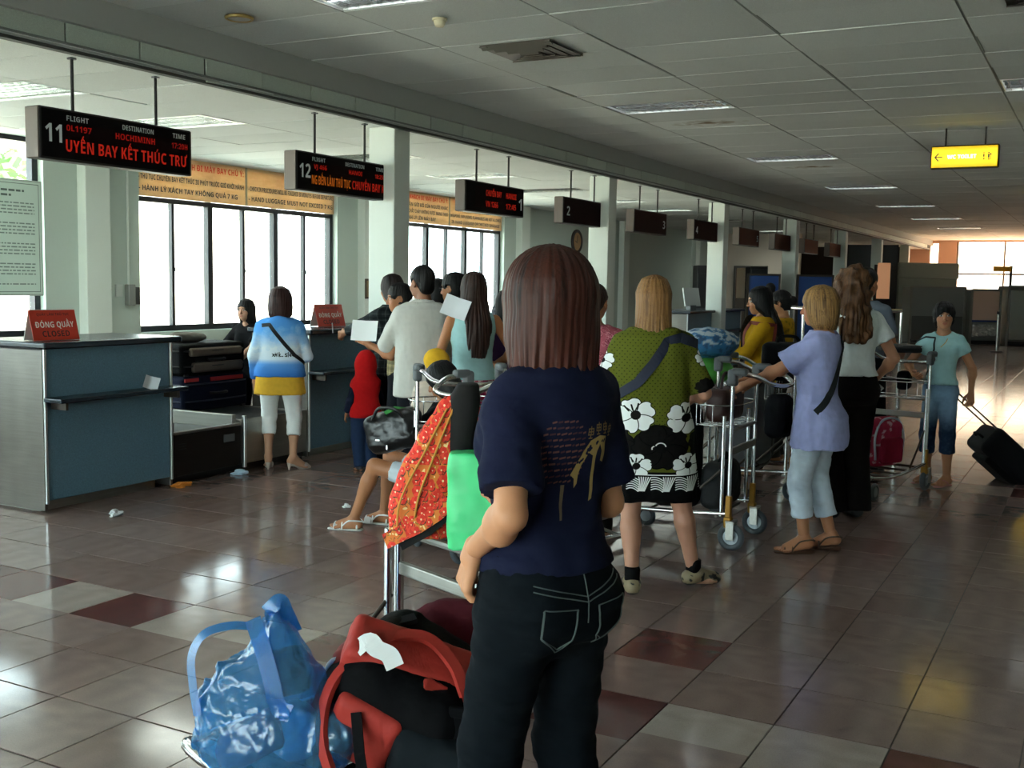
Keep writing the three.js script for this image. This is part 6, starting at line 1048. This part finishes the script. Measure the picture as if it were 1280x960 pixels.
{
  const t = thing('holdall', 'black holdall resting high on the trolley in front of the mustard jackets', 'bag', wt(0, .87, .12), .2); part('body', softBag([[rb([0, .14, 0], [.19, .14, .15], .05), 0]], [1, 1, 1], { wr: .006 }), blackBag, t); part('handle', tube([[-.08, .27, .05], [-.06, .32, .06], [.06, .32, .06], [.08, .27, .05]], .012, 8), blackCloth, t);
  const g = thing('suitcase', 'grey suitcase standing on the trolley under the black holdall', 'suitcase', wt(.02, .21, .42), -.1); part('body', rbox(.3, .66, .42, .06, 4), mat('#5c6064', .6), g, [0, .33, 0]); part('zipper', tube([[.155, .06, -.17], [.155, .6, -.17], [.155, .6, .17], [.155, .06, .17]], .006, 6, true, 60), blackM, g); part('handle', tube([[0, .65, -.08], [0, .7, -.06], [0, .7, .06], [0, .65, .08]], .011, 8), blackM, g);
}
const gt = (x, y, z) => P0(x, y, z, [-1.411, -9.007], camT(140));
{
  const t = thing('backpack', 'pink and red child\'s backpack on the trolley beside the girl in jean capris', 'backpack', gt(.02, .21, .3), 1.0); part('body', softBag([[rb([0, .19, 0], [.16, .19, .09], .08), 0]], (x, y, z) => noise(x * 24, y * 24, z * 24) > .3 ? lin('#c9a5ae') : lin('#a02e46'), { wr: .008 }), clothM, t); part('pocket', softBag([[rb([0, .13, .09], [.11, .1, .035], .03), 0]], flat('#8c2036')), clothM, t); part('piping', tube([[-.14, .06, .07], [-.15, .25, .07], [-.08, .36, .07], [.08, .36, .07], [.15, .25, .07], [.14, .06, .07]], .009, 6), mat('#b9c2d6', .6), t);
  const b = thing('satchel', 'flat dark satchel lying over the handle of the trolley beside the girl', 'bag', gt(0, 1.075, -.02), .5); part('body', softBag([[rb([0, .02, 0], [.13, .025, .15], .02), 0]], [1, 1, 1], { wr: .006 }), mat('#1c1e20', .7), b); part('flap', softBag([[rb([.05, .045, 0], [.08, .008, .14], .006), 0]], [1, 1, 1], { wr: .003 }), mat('#25282a', .6), b);
}
{ // wheeled case pulled by the girl
  const [x, z] = wpos(4.22, 8.95), t = thing('trolley_case', 'black wheeled case tilted on its extended handle at the right edge', 'suitcase', [x, 0, z], .4932), tilt = new THREE.Group(); tilt.name = 'case'; t.add(tilt); tilt.position.set(.06, .045, 0); tilt.rotation.z = .86;
  part('body', rbox(.24, .5, .36, .05, 4), blackBag, tilt, [-.02, .29, 0]); part('front_pocket', rbox(.06, .34, .3, .025, 3), blackCloth, tilt, [-.155, .26, 0]); part('pull_handle', [bar([.08, .5, .1], [.08, .96, .1], .007), bar([.08, .5, -.1], [.08, .96, -.1], .007), rbox(.03, .03, .24, .012).translate(.08, .97, 0)], blackM, tilt);
  for (const s of [1, -1]) part('wheel', cyl(.04, .03, 18).rotateX(PI / 2), rubber, tilt, [.08, .0, s * .14]); part('grip', tube([[-.04, .54, -.07], [-.04, .575, -.05], [-.04, .575, .05], [-.04, .54, .07]], .011, 8), blackCloth, tilt);
}
// papers held in the queue
paper('boarding_form', 'white forms held out over the red-hooded child', [-4.975, 1.175, -6.864], [-.35, .35, .1], .2, .16, '#ecefee', .1);
paper('document', 'white folded paper held in front of the face of the woman in tan plaid', [-4.584, 1.353, -6.96], [-.3, .3, -.7], .13, .24, '#e6eaee', .3);
paper('document', 'white paper held up between the grey shirt and the aqua tank top', [-3.923, 1.385, -6.465], [-.5, .5, -.1], .18, .15, '#dfe3e6', .1);
paper('document', 'small white paper in the hands of the mustard-jacketed woman', [-2.78, 1.04, -8.8], [-.7, .8, 0], .14, .1, '#d5d9dc', .1);
// ---------------------------------------------------------------- far end of the hall
{
  const cw = structG('wall_cross'), m = mat('#b9ada0', .85), dk = mat('#2b2522', .9); // a short cross wall with a doorway, and a dark office front behind the columns
  for (const [x0, x1, y0, y1, mm] of [[-9.9, -9.2, 0, 3, m], [-9.2, -8.25, 2.1, 3, m], [-8.25, -7.4, 0, 3, m]]) part('wall_piece', bx(x1 - x0, y1 - y0, .2), mm, cw, [(x0 + x1) / 2, (y0 + y1) / 2, -30.2]);
  const d = structG('door_2'); for (const x of [-9.17, -8.28]) part('frame', bx(.06, 2.1, .1), mat('#4b4743', .7), d, [x, 1.05, -30.1]); part('frame', bx(.9, .06, .1), mat('#4b4743', .7), d, [-8.72, 2.07, -30.1]); part('leaf', bx(.82, 1.2, .05), mat('#51483f', .7), d, [-8.72, .6, -30.12]);
  const cw2 = structG('wall_cross'); for (const [x0, x1, y0, y1] of [[-9.9, -8.6, 0, 3], [-8.6, -7.5, 0, 1.6], [-8.6, -7.5, 2.75, 3], [-7.5, -6.3, 0, 3]]) part('wall_piece', bx(x1 - x0, y1 - y0, .2), dk, cw2, [(x0 + x1) / 2, (y0 + y1) / 2, -40.5]);
}
{
  const t = thing('wall_clock', 'round wall clock with a dark rim high on the left wall behind the second column', 'clock', [XW + .02, 2.42, -21.15]);
  part('rim', new THREE.TorusGeometry(.22, .035, 10, 36).rotateY(PI / 2), mat('#1c1512', .5), t); part('dial', cyl(.21, .02, 36).rotateZ(PI / 2), mat('#b08a5c', .6), t); part('hand', [bx(.006, .14, .014).translate(.016, .06, 0), mv(bx(.006, .1, .014), [.016, -.01, .05], [1.2, 0, 0])], blackM, t);
  const n = thing('notice_plate', 'small brown framed notice on the wall left of the first bare column', 'sign', [XW + .135, 1.42, -13.6]); part('frame', rbox(.02, .3, .24, .006), mat('#3b3222', .6), n); part('sheet', bx(.004, .24, .18), mat('#7a6a48', .7), n, [.011, 0, 0]);
}
{ // monitors and partitions behind the third column
  const k = (name, label, cat, x, z, w, h, d, m, det) => { const t = thing(name, label, cat, [x, 0, z], .4932); part('carcass', rbox(w, h, d, .02), m, t, [0, h / 2, 0]); det?.(t); return t; };
  const [ax, az] = wpos(3.93, 22.5), [b2, bz] = wpos(5.04, 23);
  k('cabinet', 'tall black cabinet left of the third column', 'cabinet', ax, az, .5, 1.95, .5, blackM, (t) => { part('door', rbox(.46, 1.0, .02, .006), mat('#17181a', .4), t, [0, 1.3, .255]); part('drawer', rbox(.46, .3, .02, .006), mat('#1b1c1f', .5), t, [0, .55, .255]); });
  k('cabinet', 'tall black cabinet right of the third column', 'cabinet', b2, bz, .36, 1.95, .5, blackM, (t) => part('door', rbox(.32, 1.8, .02, .006), mat('#141517', .4), t, [0, 1.0, .255]));
  const m = thing('screen', 'grey desk screen on the farthest counter seen edge-on', 'screen', [-6.3, 1.128, -18.2], 1.2); part('panel', rbox(.4, .32, .03, .008), mat('#b9bdbd', .5), m, [0, .22, 0], [-.2, 0, 0]); part('stand', rbox(.16, .08, .1, .01), greyPl, m, [0, .04, 0]);
  const bl = mat('#1c3f7a', .7); const blue = (lat, dep, w, label) => { const [x, z] = wpos(lat, dep), t = thing('partition', label, 'partition', [x, 0, z], .4932); part('panel', rbox(w, 1.72, .05, .01), bl, t, [0, .9, 0]); part('frame', [bx(w + .04, .04, .07).translate(0, 1.78, 0), bx(.04, 1.78, .07).translate(w / 2, .89, 0), bx(.04, 1.78, .07).translate(-w / 2, .89, 0)], steelDark, t); };
  blue(4.95, 21.9, .62, 'blue partition between the third and fourth columns'); blue(6.05, 22.2, .7, 'blue partition right of the fourth column');
}
{ // lit board, dark frames and a grille behind the columns
  const [x, z] = wpos(10.35, 31), t = thing('light_board', 'salmon backlit board standing between the far columns', 'board', [x, 0, z], .4932); part('frame', rbox(.5, 2.2, .08, .01), blackM, t, [0, 1.1, 0]); const f = part('lit_face', rbox(.36, 1.0, .02, .004), mat('#e0b08c', .6, 0, { emissive: '#e3a274', emissiveIntensity: .12 }), t, [0, 1.75, .045]);
  const L = new THREE.RectAreaLight(0xe3a274, .3, .36, 1.0); L.position.set(0, 1.75, .07); L.rotation.y = PI; L.name = 'glow'; t.add(L);
  const g = thing('grille', 'dark window grille with bars before the far office', 'grille', [-8.05, 1.6, -40.35]); for (let i = 0; i < 6; i++) part('bar', bx(.05, 1.15, .04), blackM, g, [-.5 + i * .2, .575, 0]); part('rail', bx(1.15, .06, .05), blackM, g, [0, .58, 0]);
  const p = thing('dark_screen', 'dark glazed office front behind the far columns', 'partition', [-6.6, 0, -36.2], .2); part('glazing', rbox(1.5, 2.9, .05, .01), mat('#16120f', .35), p, [0, 1.45, 0]); for (const q of [-.74, 0, .74]) part('post', bx(.06, 2.9, .08), blackM, p, [q, 1.45, 0]); part('rail', bx(1.5, .06, .08), blackM, p, [0, 2.1, 0]);
}
{ // steel inspection counters and the scanner at the far right
  const sc = mat('#8a8d88', .3, .85, { map: brushed }), st = (label, lat, dep, w, h, m, det) => { const [x, z] = wpos(lat, dep), t = thing('steel_counter', label, 'counter', [x, 0, z], .4932); part('carcass', rbox(w, h, .7, .02), m, t, [0, h / 2, -.35]); part('edge', [bx(.06, h + .02, .04).translate(w / 2, h / 2, .01), bx(.06, h + .02, .04).translate(-w / 2, h / 2, .01), bx(w, .05, .06).translate(0, h, .01)], steel, t); part('base', bx(w, .1, .02), blackM, t, [0, .06, .01]); det?.(t, w, h); };
  st('wide dull steel counter left of the salmon board at the far end', 12.15, 31.6, 1.55, 1.6, mat('#8f928d', .4, .35), (t, w) => part('lower_panel', rbox(w - .1, .7, .02, .005), mat('#60635f', .5, .3), t, [0, .42, .012]));
  st('steel counter with a salmon upper board and wrinkled film below', 13.4, 31.3, .82, 1.55, mat('#6f726e', .4, .35), (t, w) => { part('board', rbox(w - .08, .82, .02, .005), mat('#d8b7a2', .7), t, [0, 1.1, .014]); part('blue_strip', rbox(w - .04, .05, .03, .006), mat('#22386e', .6), t, [0, .66, .016]); part('film', softBag([[rb([0, .4, .02], [.36, .18, .02], .015), 0]], [1, 1, 1], { wr: .03, fr: 9, cell: .015 }), mat('#c4c8c4', .25, .7), t); });
  st('tall shiny steel counter at the right edge of the far end', 14.75, 31.0, 1.7, 1.66, sc, (t, w) => part('front_sheet', rbox(w - .1, 1.4, .02, .006), mat('#b9bcb8', .22, .95), t, [0, .85, .014]));
  const [x, z] = wpos(13.25, 36), t = thing('scanner', 'grey-green baggage scanner standing behind the steel counters', 'scanner', [x, 0, z], .4932); part('housing', rbox(1.9, 1.9, 1.2, .06, 3), mat('#7f8a80', .6), t, [0, .95, 0]); part('hood', rbox(1.95, .5, 1.25, .05, 3), mat('#8d988e', .6), t, [.02, 2.12, 0]); part('badge', [bx(.1, .04, .01).translate(-.2, 1.5, .61), bx(.1, .04, .01).translate(.2, 1.5, .61), bx(.1, .04, .01).translate(0, 1.38, .61)], mat('#2f3531', .6), t); part('curtain', bx(.8, .5, .02), blackM, t, [0, .9, .61]);
  const [hx, hz] = wpos(15.3, 34.5), y = thing('hanging_sign', 'small yellow sign on a post before the bright far opening', 'sign', [hx, 0, hz], .4932); part('post', cyl(.04, 2.3, 10), blackM, y, [.2, 1.15, 0]); part('board', rbox(.55, .16, .05, .01), mat('#d6a018', .5), y, [-.1, 2.2, .04]);
}
{ // queue barrier posts on the far floor and the steel frames behind the girl
  for (const [i, lat, dep] of [[0, 12.1, 27.5], [1, 13.2, 24.6]]) { const [x, z] = wpos(lat, dep), t = thing('barrier_post', i ? 'steel barrier post with a black foot near the right edge' : 'steel barrier post with a black foot, farther from the right edge', 'post', [x, 0, z]); part('post', cyl(.025, .95, 12), chrome, t, [0, .48, 0]); part('foot', cyl(.17, .03, 24, .14), blackM, t, [0, .016, 0]); part('head', cyl(.035, .08, 14), blackM, t, [0, .98, 0]); }
  const fr = (label, lat, dep, w) => { const [x, z] = wpos(lat, dep), t = thing('luggage_rack', label, 'frame', [x, 0, z], .4932 + .12); for (const s of [1, -1]) { part('leg', bar([s * w / 2, 0, 0], [s * w / 2, 1.33, 0], .017, 12), chrome, t); part('leg', bar([s * w / 2, 0, -.45], [s * w / 2, 1.33, -.45], .017, 12), chrome, t); part('side_rail', bar([s * w / 2, 1.33, -.45], [s * w / 2, 1.33, 0], .017, 12), chrome, t); part('side_rail', bar([s * w / 2, .62, -.45], [s * w / 2, .62, 0], .012, 10), chrome, t); } part('top_rail', bar([-w / 2, 1.33, 0], [w / 2, 1.33, 0], .02, 12), chrome, t); part('top_rail', bar([-w / 2, 1.33, -.45], [w / 2, 1.33, -.45], .017, 12), chrome, t); part('shelf', rbox(w, .02, .45, .006), blackM, t, [0, .62, -.22]); };
  fr('steel tube rack with a dark shelf behind the girl in jean capris', 3.82, 11.4, .42); fr('steel tube rack beside the dark red shirt, left of the other rack', 3.3, 11.8, .4);
}
renderer.render(scene, camera);
